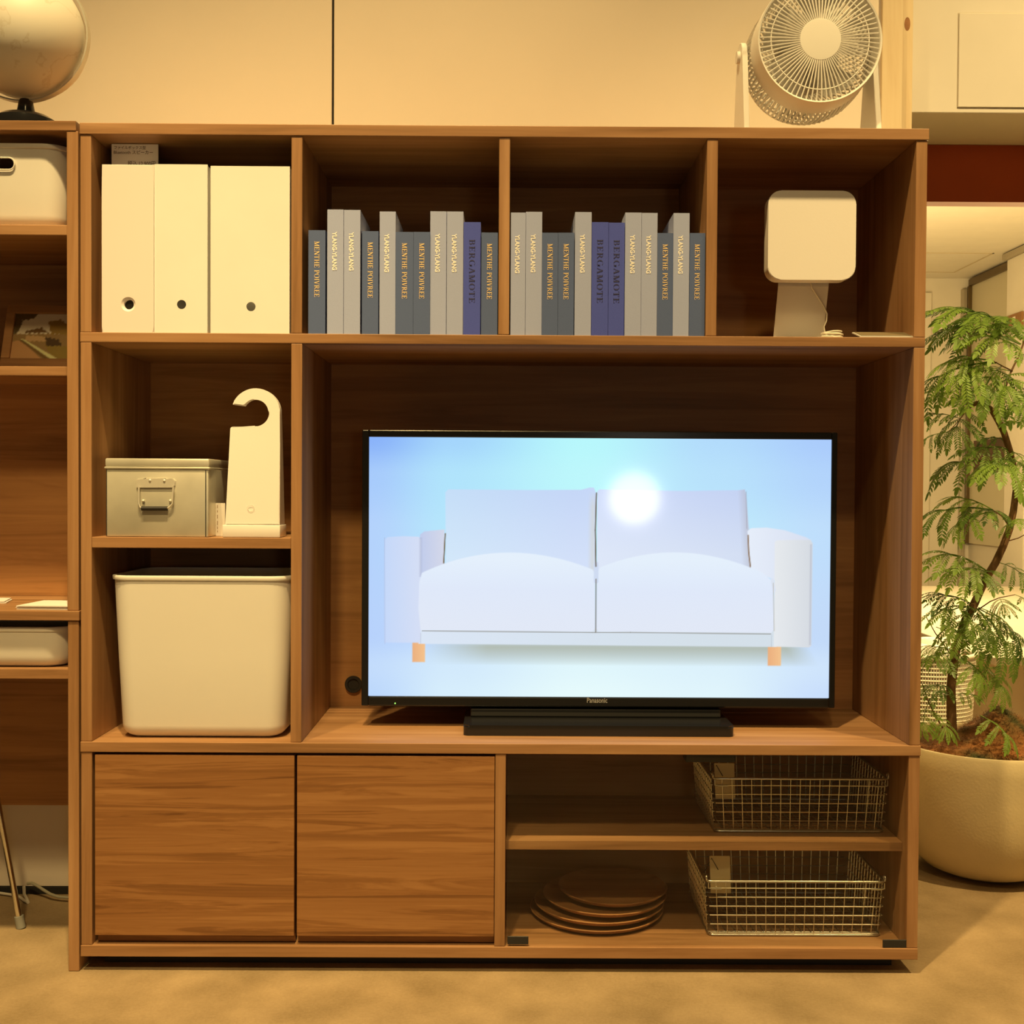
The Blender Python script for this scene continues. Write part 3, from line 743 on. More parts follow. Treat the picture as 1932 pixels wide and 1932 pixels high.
A = [bm.verts.new((x, hy + .05 - dep(z) * 1.0, z)) for x, z in P2]
B = [bm.verts.new((x, hy + .05, z)) for x, z in P2]
# lean the front so that the wedge is thin at the hook
for v, (x, z) in zip(A, P2): v.co.y = hy + .5 * (.050 - dep(z))
for v, (x, z) in zip(B, P2): v.co.y = hy + .052 - .5 * (.050 - dep(z))
fA = bm.faces.new(A); fB = bm.faces.new(B[::-1])
n = len(A)
for i in range(n): bm.faces.new((A[i], B[i], B[(i + 1) % n], A[(i + 1) % n]))
bmesh.ops.bevel(bm, geom=list(fA.edges), offset=.0016, segments=2, affect='EDGES')
bmesh.ops.triangulate(bm, faces=[f for f in bm.faces if len(f.verts) > 4])
hk.part('case', bm, WHITE2, smooth=35)
x0, x1 = X(420, 1000, hy), X(529, 1000, hy)
hk.part('base_tray', bbox(x0, x1, hy - .003, hy + .060, ZS, Z(470, 990.5, hy), .002), WHITE2, smooth=40)
p = at(473, 958, hy - .0002); bm = bm_new(); lathe(bm, [(.0058, .0), (.0062, -.0004), (.0066, .0)], (p.x, hy + .0003, p.z), 20, 'Y', False, False)
hk.part('button_ring', bm, WHITE2)

# ------------------------------------------------------------------ large soft bin
ZV = H['V1'] + .0004
fy = 0.012
x0, x1 = X(200.5, 1092, fy), X(549, 1092, fy)
x1 = min(x1, G['d1a'] - .001)
bn = Thing('storage_bin', 'large white soft plastic storage bin with rounded corners', 'storage bin', ((x0 + x1) / 2, fy + .125, ZV))
bm = bm_new(); tub(bm, x0, x1, fy, fy + .255, ZV, Z(380, 1087, fy), .042, .013, .0035)
bn.part('tub', bm, SOFTW, smooth=50)

# ------------------------------------------------------------------ left unit contents
sz = Z(60, 423.5, 0) + .0004
tb = Thing('handled_tub', 'white soft plastic tub with an oval handle hole on the upper left shelf', 'storage tub', (-.30, .16, sz))
fy = 0.020
tx1 = X(122.5, 400, fy) ; tzt = Z(60, 270, fy)
bm = bm_new(); tub(bm, tx1 - .37, tx1, fy, fy + .245, sz, tzt, .045, .008, .003)
tbo = tb.part('tub', bm, SOFTW, smooth=50)
hc_ = at(-20, 308, fy)
cut = bm_new(); prism(cut, rrect(hc_.x - .055, hc_.x + (X(26.5, 308, fy) - hc_.x), hc_.z - .0115, hc_.z + .0115, .0113, 6), fy - .02, fy + .03)
co = obj('cutter', cut, SOFTW)
tbo.select_set(False)
md = tbo.modifiers.new('hole', 'BOOLEAN'); md.operation = 'DIFFERENCE'; md.object = co; md.solver = 'EXACT'
co.location = (0, 0, 0)
dg = bpy.context.evaluated_depsgraph_get()
nm = bpy.data.meshes.new_from_object(tbo.evaluated_get(dg)); tbo.modifiers.clear(); tbo.data = nm
bpy.data.objects.remove(co)
bm = bm_new(); rr_ = rrect(hc_.x - .055, X(26.5, 308, fy), hc_.z - .0115, hc_.z + .0115, .0113, 6)
tube(bm, [(a, fy + .002, b) for a, b in rr_], .0016, 6, closed=True)
tb.part('hole_rim', bm, SOFTW, smooth=60)

zt_ = tr1 + .0004
tt = Thing('shallow_tray', 'shallow white soft plastic tray on the shelf under the desk top', 'storage tray', (-.28, .15, zt_))
fy = 0.014
x1 = X(129, 1210, fy)
bm = bm_new(); tub(bm, x1 - .37, x1, fy, fy + .25, zt_, Z(60, 1183.5, fy), .045, .006, .0025, rb=.022)
tt.part('tub', bm, SOFTW, smooth=50)

# framed photograph leaning on the ledge
zf = Z(60, 691, ledY) + .0004
fyb, fyt = ledY + .045, ledY + .085
b0 = at(-1.5, 690, fyb); t0 = at(4, 580, fyt)
fw, fh = .184, Vector((0, t0.y - fyb, Z(60, 580, fyt) - zf)).length
fr = Thing('photo_frame', 'wooden photo frame with a landscape photograph leaning on the ledge', 'picture frame', (b0.x + fw / 2, fyb, zf))
th = math.atan2(fyt - fyb, Z(60, 580, fyt) - zf)
def lean(a, y, z): return (b0.x + a, fyb + y * math.cos(th) + z * math.sin(th), zf + .0048 + z * math.cos(th) - y * math.sin(th))
bd = .0175
def lbox(a0, a1, y0, y1, z0, z1):
    bm = bm_new(); box(bm, a0, a1, y0, y1, z0, z1)
    bmesh.ops.bevel(bm, geom=bm.edges[:], offset=.0008, segments=1, affect='EDGES')
    for v in bm.verts: v.co = lean(*v.co)
    return bm
fr.part('frame_rail', lbox(0, fw, 0, .012, 0, bd), FRAMEW); fr.part('frame_rail', lbox(0, fw, 0, .012, fh - bd, fh), FRAMEW)
fr.part('frame_stile', lbox(0, bd, 0, .012, bd + .0002, fh - bd - .0002), FRAMEW); fr.part('frame_stile', lbox(fw - bd, fw, 0, .012, bd + .0002, fh - bd - .0002), FRAMEW)
# the photograph: a flat print, painted cell by cell
def print_grid(nx, ny, w, h, func, place):
    us = (np.arange(nx + 1)) / nx; vs = (np.arange(ny + 1)) / ny
    U, V = np.meshgrid(us, vs)
    col = func(U.ravel(), V.ravel())
    verts = [place(a * w, b * h) for a, b in zip(U.ravel(), V.ravel())]
    i = np.arange(nx)[None, :] + np.arange(ny)[:, None] * (nx + 1)
    faces = np.stack([i, i + 1, i + nx + 2, i + nx + 1], -1).reshape(-1, 4)
    me = bpy.data.meshes.new('print'); me.from_pydata(verts, [], faces.tolist()); 
    ca = me.color_attributes.new('picture', 'FLOAT_COLOR', 'POINT')
    ca.data.foreach_set('color', np.concatenate([col, np.ones((len(col), 1))], 1).astype(np.float32).ravel())
    return me
def srgb(r, g, b):
    c = np.array([r, g, b]) / 255.0
    return np.where(c < .04045, c / 12.92, ((c + .055) / 1.055) ** 2.4)
def sd_poly(px, py, poly):
    d = np.full(px.shape, 1e9); s = np.ones(px.shape)
    n = len(poly)
    for i in range(n):
        ax, ay = poly[i]; bx_, by_ = poly[i - 1]
        ex, ey = bx_ - ax, by_ - ay; wx, wy = px - ax, py - ay
        t = np.clip((wx * ex + wy * ey) / (ex * ex + ey * ey + 1e-12), 0, 1)
        qx, qy = wx - ex * t, wy - ey * t; d = np.minimum(d, qx * qx + qy * qy)
        c1 = py >= ay; c2 = py < by_; c3 = ex * wy > ey * wx
        s = np.where((c1 & c2 & c3) | (~c1 & ~c2 & ~c3), -s, s)
    return s * np.sqrt(d)
def over(col, mask, c):
    c = np.asarray(c)
    return col * (1 - mask[:, None]) + (c if c.ndim == 2 else c[None, :]) * mask[:, None]
def photo(u, v):
    x, y = u * 112 + 8, (1 - v) * 80   # image units like the photograph's pixels
    wob = 2.2 * np.sin(x * .9 + y * .35) + 1.5 * np.sin(x * .37 - y * 1.1)
    col = np.tile(srgb(250, 240, 225), (len(u), 1))
    m = lambda poly, s=1.0, w=1.0: np.clip(.5 - (sd_poly(x, y, poly) + wob * .35 * w) / s, 0, 1)
    col = over(col, m([(0, 0), (46, -2), (36, 9), (20, 12), (16, 30), (6, 44), (0, 46)]), srgb(102, 82, 41))
    col = over(col, m([(0, 36), (130, 34), (130, 90), (0, 90)]), srgb(176, 143, 95))
    col = over(col, m([(26, 31), (50, 24), (62, 33), (28, 34)]), srgb(129, 91, 45))
    col = over(col, m([(60, 14), (78, 10), (92, 20), (95, 36), (66, 36)]), srgb(170, 136, 62))
    col = over(col, m([(88, 14), (104, 4), (125, -4), (125, 60), (96, 52)]), srgb(97, 78, 35))
    col = over(col, m([(28, 38), (62, 40), (66, 48), (28, 48)]), srgb(230, 190, 143))
    col = over(col, m([(58, 40), (80, 46), (86, 58), (62, 58)]), srgb(91, 64, 32))
    col = over(col, m([(60, 56), (130, 56), (130, 90), (80, 90)]), srgb(170, 145, 68))
    col = over(col, m([(0, 50), (22, 46), (70, 92), (0, 92)], 1, .3), srgb(224, 172, 122))
    col = over(col, m([(20, 44), (26, 45), (84, 80), (72, 80)], 1, .2), srgb(255, 255, 197))
    col = over(col, m([(18, 46), (24, 46), (72, 80), (62, 80)], 1, .2), srgb(136, 105, 55))
    return col
pm, nt, bsd = new_mat('photo_print')
at_ = nt.nodes.new('ShaderNodeAttribute'); at_.attribute_name = 'picture'
nt.links.new(at_.outputs['Color'], bsd.inputs['Base Color']); bsd.inputs['Roughness'].default_value = .5
o3 = fr.loc
me = print_grid(70, 50, fw - 2 * bd + .002, fh - 2 * bd + .002, photo, lambda a, b: tuple(Vector(lean(a + bd - .001, .006, b + bd - .001)) - o3))
me.materials.append(pm)
o = bpy.data.objects.new('photograph', me); COL.objects.link(o); o.parent = fr.root
fr.part('backing', lbox(bd * .4, fw - bd * .4, .0075, .0105, bd * .4, fh - bd * .4), BLACKM)
fr.part('pane', lbox(bd - .001, fw - bd + .001, .0035, .0050, bd - .001, fh - bd + .001), PICGLASS)

# papers on the desk
zd = dz1 + .0004
def paper_stack(label, pts, n, mat):
    t = Thing('paper_stack', label, 'papers', (pts[0][0], pts[0][1], zd))
    for k in range(n):
        dx, dy = random.uniform(-.003, .003), random.uniform(-.003, .003)
        bm = bm_new(); prism(bm, [(a + dx, b + dy) for a, b in pts], zd + k * .0028, zd + k * .0028 + .002, lambda a, b, z: (a, b, z))
        t.part('sheet', bm, mat)
px_ = lambda px, py: at(px, py, 0)
def desk(px, py):
    d = _f + _r * ((px - 966) / FPX) - _u * ((py - 966) / FPX); t = (zd - CAM.z) / d.z
    p = CAM + d * t; return (p.x, p.y)
dkx = dx0 - .002
paper_stack('small stack of white leaflets at the right of the desk top', [(X(38, 1149, .03), .016), (dkx, .012), (dkx, .12), (X(75, 1140, .1), .125)], 3, PAPER)
paper_stack('white sheets at the back left of the desk top', [(-.35, .12), (X(14, 1135, .14), .13), (X(22, 1125, .2), .2), (-.33, .21)], 2, PAPER)

# ------------------------------------------------------------------ globe
gy = 0.075
gc = at(44.0, 68, gy); gr = .1205
gz0 = tz1 + .0004
gl = Thing('desk_globe', 'cream desk globe on a black base with a metal meridian arm', 'globe', (X(46, 215, gy), gy, gz0))
def globe_mat():
    m, nt, b = new_mat('globe_map'); N, L = nt.nodes.new, nt.links.new
    tc = N('ShaderNodeTexCoord'); n = N('ShaderNodeTexNoise'); n.inputs['Scale'].default_value = 9; n.inputs['Detail'].default_value = 8
    L(tc.outputs['Object'], n.inputs['Vector'])
    r = N('ShaderNodeValToRGB'); e = r.color_ramp.elements
    e[0].position = .497; e[0].color = (.80, .77, .68, 1); e[1].position = .52; e[1].color = (.79, .76, .67, 1)
    k = e.new(.508); k.color = (.70, .65, .54, 1)
    L(n.outputs['Fac'], r.inputs['Fac']); L(r.outputs['Color'], b.inputs['Base Color']); b.inputs['Roughness'].default_value = .4
    return m
bm = bm_new(); bmesh.ops.create_uvsphere(bm, u_segments=64, v_segments=32, radius=gr); bmesh.ops.translate(bm, verts=bm.verts[:], vec=gc)
gl.part('ball', bm, globe_mat(), smooth=80)
# meridian arm: a half ring tilted on the axis, from the south pivot round the right side
bm = bm_new(); ri, ro = gr + .0065, gr + .0095
sA, sB = -118, 66
ring = []
for k in range(41):
    a = math.radians(sA + (sB - sA) * k / 40); cs, sn = math.cos(a), math.sin(a)
    ring.append([bm.verts.new((gc.x + rr * cs, gc.y + yy, gc.z + rr * sn)) for rr, yy in ((ri, -.008), (ro, -.008), (ro, .008), (ri, .008))])
for A, B in zip(ring, ring[1:]):
    for k in range(4): bm.faces.new((A[k], A[(k + 1) % 4], B[(k + 1) % 4], B[k]))
bm.faces.new(ring[0]); bm.faces.new(ring[-1][::-1])
arm = gl.part('meridian_arm', bm, plain('pale_metal', (.72, .70, .62), .35, metal=.6))
a = math.radians(sA + 2); bm = bm_new(); tube(bm, [(gc.x + (gr - .004) * math.cos(a), gc.y, gc.z + (gr - .004) * math.sin(a)), (gc.x + (gr + .016) * math.cos(a), gc.y, gc.z + (gr + .016) * math.sin(a))], .0055, 12)
gl.part('pivot', bm, CHROME, under=arm, smooth=60)
nb = X(49, 205, gy)
zn1, zn0 = gc.z - ro + .004, Z(49, 214, gy)
bm = bm_new(); lathe(bm, [(.0175, zn0 - gz0 - .001), (.0165, zn0 - gz0 + .006), (.0135, zn1 - gz0 - .003), (.011, zn1 - gz0 + .001)], (nb, gy, gz0), 32, 'Z', True, True)
gl.part('neck', bm, BLACK, smooth=50)
hb = zn0 - gz0
bm = bm_new(); lathe(bm, [(.062, 0), (.063, .004), (.061, hb * .55), (.046, hb * .80), (.026, hb * .95), (.0, hb)][:-1] + [(.002, hb)], (nb, gy, gz0), 48, 'Z', True, True)
gl.part('base', bm, BLACK, smooth=50)

# ------------------------------------------------------------------ air circulator fan
fY0 = 0.030
fc = at(1547.5, 75, fY0); fR = 117.5 * (fY0 - CAM.y) / FPX
zt0 = H['T1'] + .0004
fa = Thing('circulator_fan', 'white round air circulator fan with radial grille and U stand', 'fan', (fc.x, fY0 + .09, zt0))
FW_ = plain('fan_white', (0.84, 0.82, 0.77), .45)
bm = bm_new(); lathe(bm, [(fR - .005, .0045), (fR - .004, .0), (fR - .001, -.001), (fR, .003), (fR + .001, .03), (fR + .0005, .062), (fR - .004, .063), (fR - .0045, .0045)], (fc.x, fY0, fc.z), 72, 'Y', False, False)
fa.part('housing', bm, FW_, smooth=40)
bm = bm_new()
NS = 72
for k in range(NS):
    a = 2 * PI * (k + .5) / NS; cs, sn = math.cos(a), math.sin(a)
    pp = [(r_, y_) for r_, y_ in ((.038, -.002), (.075, -.0015), (.100, .001), (fR - .004, .004))]
    tube(bm, [(fc.x + r_ * cs, fY0 + y_, fc.z + r_ * sn) for r_, y_ in pp], .0015, 5)
tube(bm, [(fc.x + .0955 * math.cos(2 * PI * k / 60), fY0 + .0005, fc.z + .0955 * math.sin(2 * PI * k / 60)) for k in range(60)], .0012, 5, closed=True)
fa.part('front_grille', bm, FW_, smooth=60, stuff=True)
bm = bm_new(); lathe(bm, [(.0405, .006), (.0405, -.002), (.0395, -.0035), (.030, -.0042), (.0005, -.0045)], (fc.x, fY0, fc.z), 48, 'Y', True, True)
fa.part('hub_cap', bm, FW_, smooth=40)
# five twisted blades behind the grille
for k in range(5):
    bm = bm_new(); rows = []
    for i in range(7):
        t = i / 6; r_ = .03 + t * .073; row = []
        for j in range(6):
            s = j / 5; ang = 2 * PI * k / 5 + (s - .5) * (1.05 - .15 * t) + .25 * t
            row.append(bm.verts.new((fc.x + r_ * math.cos(ang), fY0 + .030 + (s - .5) * .030 * (1.15 - .4 * t), fc.z + r_ * math.sin(ang))))
        rows.append(row)
    for A, B in zip(rows, rows[1:]):
        for j in range(5): bm.faces.new((A[j], A[j + 1], B[j + 1], B[j]))
    bmesh.ops.solidify(bm, geom=bm.faces[:], thickness=.0015)
    fa.part('blade', bm, FW_, smooth=60)
bm = bm_new(); lathe(bm, [(.032, .016), (.034, .02), (.034, .08), (.062, .09), (.066, .12), (.050, .14), (.002, .145)], (fc.x, fY0, fc.z), 36, 'Y', True, True)  # wide rear disc added to block light and darken the fan inside
fa.part('motor', bm, plain('motor_grey', (.45, .42, .38), .5), smooth=40)
bm = bm_new()
for k in range(76):
    a = 2 * PI * (k + .5) / 76; cs, sn = math.cos(a), math.sin(a)
    pp = ((fR - .001, .058), (fR + .0015, .09), (fR + .0005, .13), (fR - .008, .155), (fR - .032, .175), (.035, .183))
    tube(bm, [(fc.x + r_ * cs, fY0 + y_, fc.z + r_ * sn) for r_, y_ in pp], .0024, 5)  # ribs thickened to block light coming through from behind
for r_, y_ in ((fR + .001, .11), (fR - .008, .155), (fR - .032, .175), (.035, .183)):
    tube(bm, [(fc.x + r_ * math.cos(2 * PI * k / 60), fY0 + y_, fc.z + r_ * math.sin(2 * PI * k / 60)) for k in range(60)], .0018, 5, closed=True)
fa.part('rear_grille', bm, FW_, smooth=60, stuff=True)
bm = bm_new(); lathe(bm, [(.036, .181), (.036, .187), (.030, .189)], (fc.x, fY0, fc.z), 36, 'Y', True, True)
fa.part('rear_cap', bm, FW_, smooth=40)
# U stand: a flat foot plate and two tapering arms with pivot knobs
axl, axr = X(1403, 165, fY0 + .05), X(1661, 200, fY0 + .05)
yc = fY0 + .095
for s, xa in ((-1, axl), (1, axr)):
    xi = xa - s * .011
    zp = fc.z + .008
    bm = bm_new()
    prof = [(yc - .058, zt0 + .008), (yc + .058, zt0 + .008), (yc + .026, zp - .012)] + [(yc + .026 * math.cos(math.radians(t)), zp - .004 + .024 * math.sin(math.radians(t))) for t in range(0, 181, 20)] + [(yc - .026, zp - .012)]
    prism(bm, prof, min(xa, xi), max(xa, xi), lambda a, b, y: (y, a, b))
    bmesh.ops.bevel(bm, geom=bm.edges[:], offset=.0012, segments=1, affect='EDGES')
    ao = fa.part('stand_arm', bm, FW_)
    bm = bm_new(); r2 = .015
    for k in range(2): pass
    tube(bm, [(xa - s * .003 - s * .012, yc, fc.z), (xa + s * .006, yc, fc.z)], .012, 20)
    fa.part('pivot_knob', bm, FW_, under=ao, smooth=40)
fa.part('stand_foot', bbox(axl + .0005, axr - .0005, yc - .060, yc + .060, zt0, zt0 + .0075, .002), FW_)

# ------------------------------------------------------------------ television
TY = 0.150
tv = Thing('television', 'black flat television showing a white sofa on a blue white screen', 'television', (X(1130, 1380, TY), TY + .03, ZV))
ol, orr = X(683, 1070, TY), X(1577, 1070, TY)
ot, ob = Z(1130, 813.5, TY), Z(1130, 1333.5, TY)
sl, sr = X(696, 1070, TY), X(1566, 1070, TY)
st_, sb_ = Z(1130, 827, TY), Z(1130, 1314.8, TY)
tv.part('back_shell', bbox(ol + .004, orr - .004, TY + .0105, TY + .050, ob + .004, ot - .003, .006), BLACKM)
bmz = bm_new()
def frame_box(a, b, c, d, y0=TY - .004, y1=TY + .010): box(bmz, a, b, y0, y1, c, d)
bz = tv.part('bezel', bbox(ol, sl, TY - .004, TY + .010, ob, ot, .002), BLACK)
tv.part('bezel', bbox(sr, orr, TY - .004, TY + .010, ob, ot, .002), BLACK)
tv.part('bezel', bbox(sl + .0001, sr - .0001, TY - .004, TY + .010, st_, ot, .002), BLACK)
lowb = tv.part('bezel', bbox(sl + .0001, sr - .0001, TY - .006, TY + .010, ob, sb_, .003), BLACK)
# screen picture
NXS, NYS = 620, 348
def sofa(u, v):
    x = 696 + u * 870; y = 827 + (1 - v) * 487.8 - 0.0
    # background: blue white, control colours over a coarse grid
    gx = np.array([696, 850, 1100, 1350, 1566]); gyy = np.array([827, 900, 1000, 1200, 1260, 1315])
    ctrl = np.array([
        [(138, 180, 252), (165, 215, 255), (185, 250, 255), (180, 222, 255), (172, 206, 255)],
        [(168, 205, 255), (178, 230, 255), (190, 250, 255), (186, 228, 255), (180, 214, 255)],
        [(180, 212, 255), (182, 232, 255), (190, 245, 255), (192, 236, 255), (192, 224, 255)],
        [(184, 212, 255), (196, 222, 255), (205, 230, 255), (205, 230, 255), (196, 220, 252)],
        [(196, 222, 255), (212, 236, 255), (226, 249, 255), (222, 244, 255), (208, 230, 255)],
        [(190, 218, 255), (216, 240, 255), (232, 253, 255), (226, 247, 255), (202, 224, 255)]], float)
    ix = np.clip(np.searchsorted(gx, x) - 1, 0, 3); iy = np.clip(np.searchsorted(gyy, y) - 1, 0, 4)
    fx = np.clip((x - gx[ix]) / (gx[ix + 1] - gx[ix]), 0, 1); fy_ = np.clip((y - gyy[iy]) / (gyy[iy + 1] - gyy[iy]), 0, 1)
    fx = fx * fx * (3 - 2 * fx); fy_ = fy_ * fy_ * (3 - 2 * fy_); fx = fx[:, None]; fy_ = fy_[:, None]
    col = (ctrl[iy, ix] * (1 - fx) + ctrl[iy, ix + 1] * fx) * (1 - fy_) + (ctrl[iy + 1, ix] * (1 - fx) + ctrl[iy + 1, ix + 1] * fx) * fy_
    m = lambda poly, s=1.6, r=0.0: np.clip(.5 - (sd_poly(x, y, poly) - r) / s, 0, 1)
    def grad(c0, c1, t): t = np.clip(t, 0, 1)[:, None]; return np.array(c0, float)[None] * (1 - t) + np.array(c1, float)[None] * t
    # shadow on the floor under the sofa
    sh = np.clip(1 - np.abs(y - 1222) / 34.0, 0, 1) ** .8 * np.clip((x - 800) / 120, 0, 1) * np.clip((1528 - x - (y - 1218) * -.6) / 45, 0, 1) * (y > 1206)
    col = over(col, sh * .95, np.array([178, 188, 178.]))
    # legs
    for a, b, c, d in ((778.5, 802.5, 1212, 1250.5), (1450, 1475, 1216, 1254)):
        col = over(col, m([(a, c), (b, c), (b, d), (a, d)]), grad((236, 176, 128), (246, 196, 142), (x - a) / (b - a)))
    # back cushions
    lc = [(841, 1100), (839.5, 930), (845, 924.5), (1000, 925), (1095, 924), (1112, 919.5), (1119, 920), (1123.5, 930), (1122.5, 1100)]
    rc = [(1126, 1100), (1125.5, 926), (1130, 923), (1290, 925), (1392, 923), (1403.5, 921.5), (1406.5, 935), (1412, 1000), (1416, 1070), (1416, 1100)]
    col = over(col, m(lc), grad((200, 230, 252), (200, 216, 250), (x - 840) / 240) * .55 + .45 * grad((198, 218, 250), (226, 238, 254), (y - 925) / 130))
    edge = np.clip(1 - np.abs(x - 1117) / 9, 0, 1) * np.clip((y - 925) / 30, 0, 1) * m(lc)
    col = over(col, edge * .6, np.array([214, 214, 206.]))
    col = over(col, m(rc), grad((200, 215, 250), (224, 234, 250), (y - 925) / 120) * .6 + .4 * grad((222, 232, 254), (196, 210, 240), (x - 1130) / 280))
    edge = np.clip(1 - np.abs(x - 1405 - (y - 921) * .07) / 16, 0, 1) * m(rc)
    col = over(col, edge * .55, np.array([182, 184, 196.]))
    # base rail, then the arms from inside and their fronts
    col = over(col, m([(790, 1185), (1466, 1185), (1466, 1218.5), (790, 1216)]), grad((220, 232, 248), (214, 226, 236), (x - 800) / 500))
    col = over(col, m([(792, 1090), (792, 1010), (800, 1004), (838, 1000), (839, 1075)]), grad((194, 206, 238), (214, 218, 236), (x - 795) / 44))
    col = over(col, m([(1409, 1000), (1416, 994.5), (1445, 993), (1480, 998), (1520, 1011), (1531, 1017), (1500, 1030), (1500, 1110), (1417, 1072)]), grad((232, 240, 253), (218, 226, 244), (x - 1410) / 110))
    col = over(col, m([(726, 1214), (726, 1020), (731, 1015), (760, 1013), (790, 1014), (794, 1020), (794, 1214)]), grad((198, 218, 252), (214, 224, 248), (x - 726) / 66))
    col = over(col, np.clip(1 - np.abs(x - 793.5) / 4, 0, 1) * ((y > 1016) & (y < 1090)) * .5, np.array([168, 176, 205.]))
    col = over(col, m([(1461, 1218), (1461, 1020), (1466, 1017), (1500, 1016), (1528, 1016), (1532.5, 1022), (1532, 1216), (1528, 1219)]), grad((232, 236, 240), (214, 220, 228), (x - 1462) / 74))
    col = over(col, np.clip(1 - np.abs(x - 1529.5) / 3, 0, 1) * ((y > 1024) & (y < 1214)) * .55, np.array([176, 180, 196.]))
    # seat cushions
    def arc(xa, ya, xm, ym, xb, yb, n=24):
        out = []
        for k in range(n + 1):
            t = k / n; out.append(((1 - t) ** 2 * xa + 2 * t * (1 - t) * xm + t * t * xb, (1 - t) ** 2 * ya + 2 * t * (1 - t) * ym + t * t * yb))
        return out
    ls = [(794, 1190), (789.5, 1150), (791, 1100)] + arc(796, 1082, 950, 1008, 1118, 1074) + [(1122.5, 1084), (1123, 1186), (1118, 1191)]
    rs = [(1130, 1191), (1126, 1186), (1126, 1082)] + arc(1132, 1070, 1280, 1008, 1438, 1078) + [(1455, 1092), (1460, 1120), (1461, 1185), (1456, 1192)]
    for poly, x0 in ((ls, 790), (rs, 1126)):
        c = grad((234, 246, 255), (222, 231, 252), (y - 1055) / 60) * .5 + .5 * grad((226, 238, 255), (232, 238, 247), (y - 1090) / 90)
        col = over(col, m(poly), c)
    # dark seams
    def line(pts, w, c, a=1.0):
        nonlocal col
        for (ax, ay), (bx_, by_) in zip(pts, pts[1:]):
            ex, ey = bx_ - ax, by_ - ay; t = np.clip(((x - ax) * ex + (y - ay) * ey) / (ex * ex + ey * ey), 0, 1)
            d = np.hypot(x - ax - ex * t, y - ay - ey * t)
            col = over(col, np.clip(.5 + (w / 2 - d) / 1.2, 0, 1) * a, np.array(c, float))
    line([(1124.5, 1064), (1124.5, 1096)], 9, (208, 221, 244)); line([(1457, 1092), (1461, 1112)], 6, (222, 230, 244))
    line([(1124, 930), (1122.5, 1000), (1124, 1068)], 2.2, (88, 74, 56)); line([(1124.3, 1092), (1124.5, 1192)], 1.6, (110, 98, 84))
    line([(839.5, 1008), (837, 1063)], 2.0, (96, 76, 36)); line([(1410.5, 1008), (1412, 1040), (1415.5, 1067)], 2.4, (140, 112, 88))
    line([(797, 1191.5), (1118, 1193), (1124, 1193), (1190, 1192.5), (1455, 1194)], 1.5, (130, 128, 120), .85)
    line([(726.5, 1216), (725.5, 1016)], 1.2, (176, 190, 225), .8); line([(1459, 1098), (1461.5, 1188)], 1.5, (176, 172, 160), .7)
    line([(794.5, 1196), (794.5, 1215)], 1.0, (180, 188, 200), .7); line([(1457, 1196), (1456.5, 1218)], 1.0, (180, 188, 200), .7)
    line([(1406, 926), (1408, 995)], 1.4, (160, 160, 176), .7)
    return np.stack([srgb(*c) for c in col]) if False else np.where(col / 255 < .04045, col / 255 / 12.92, ((col / 255 + .055) / 1.055) ** 2.4)
scm, nt, bsd = new_mat('television_picture')
at_ = nt.nodes.new('ShaderNodeAttribute'); at_.attribute_name = 'picture'
nt.links.new(at_.outputs['Color'], bsd.inputs['Emission Color']); bsd.inputs['Emission Strength'].default_value = 0.97
bsd.inputs['Base Color'].default_value = (.01, .01, .012, 1); bsd.inputs['Roughness'].default_value = .07
me = print_grid(NXS, NYS, sr - sl, st_ - sb_, sofa, lambda a, b: (sl + a - tv.loc.x, TY - .0005 - tv.loc.y, sb_ + b - tv.loc.z))
me.materials.append(scm)
o = bpy.data.objects.new('screen', me); COL.objects.link(o); o.parent = tv.root; o['label'] = 'lit screen with a white two-seat sofa'
pa, pb = at(1107.5, 1326, TY - .0065), at(1146, 1316.5, TY - .0065)
bm = lay_text(font_mesh('Panasonic', .015), pb.x - pa.x, pb.z - pa.z, lambda s, t_: (pa.x + s, TY - .0065, pa.z + t_))
tv.part('maker_lettering', bm, plain('silver_print', (.55, .53, .50), .4, metal=.5), under=lowb)
p = at(745.5, 1327, TY - .0062); bm = bm_new(); lathe(bm, [(.0014, .001), (.0014, -.0004), (.0006, -.001)], (p.x, p.y, p.z), 10, 'Y', True, True)
tv.part('power_light', bm, plain('green_led', (.2, .6, .1), .4, emit=(.25, .9, .12), estr=2.0), under=lowb)
# pedestal
bx0, bx1 = X(874, 1387, .075), X(1384.5, 1387, .075)
bm = bm_new(); prism(bm, rrect(bx0, bx1, .068, .245, .012, 5), ZV, ZV + .021, lambda a, b, z: (a, b, z))
bmesh.ops.bevel(bm, geom=[e for e in bm.edges if all(v.co.z > ZV + .02 for v in e.verts)], offset=.004, segments=2, affect='EDGES')
ped = tv.part('pedestal', bm, BLACK, smooth=40)
tv.part('pedestal_bar', bbox(bx0 + .012, bx1 - .012, .150, .190, ZV + .0212, ob - .004, .003), BLACKM)
tv.part('neck', bbox((bx0 + bx1) / 2 - .10, (bx0 + bx1) / 2 + .10, .195, .225, ZV + .0212, ob + .12, .004), BLACKM)

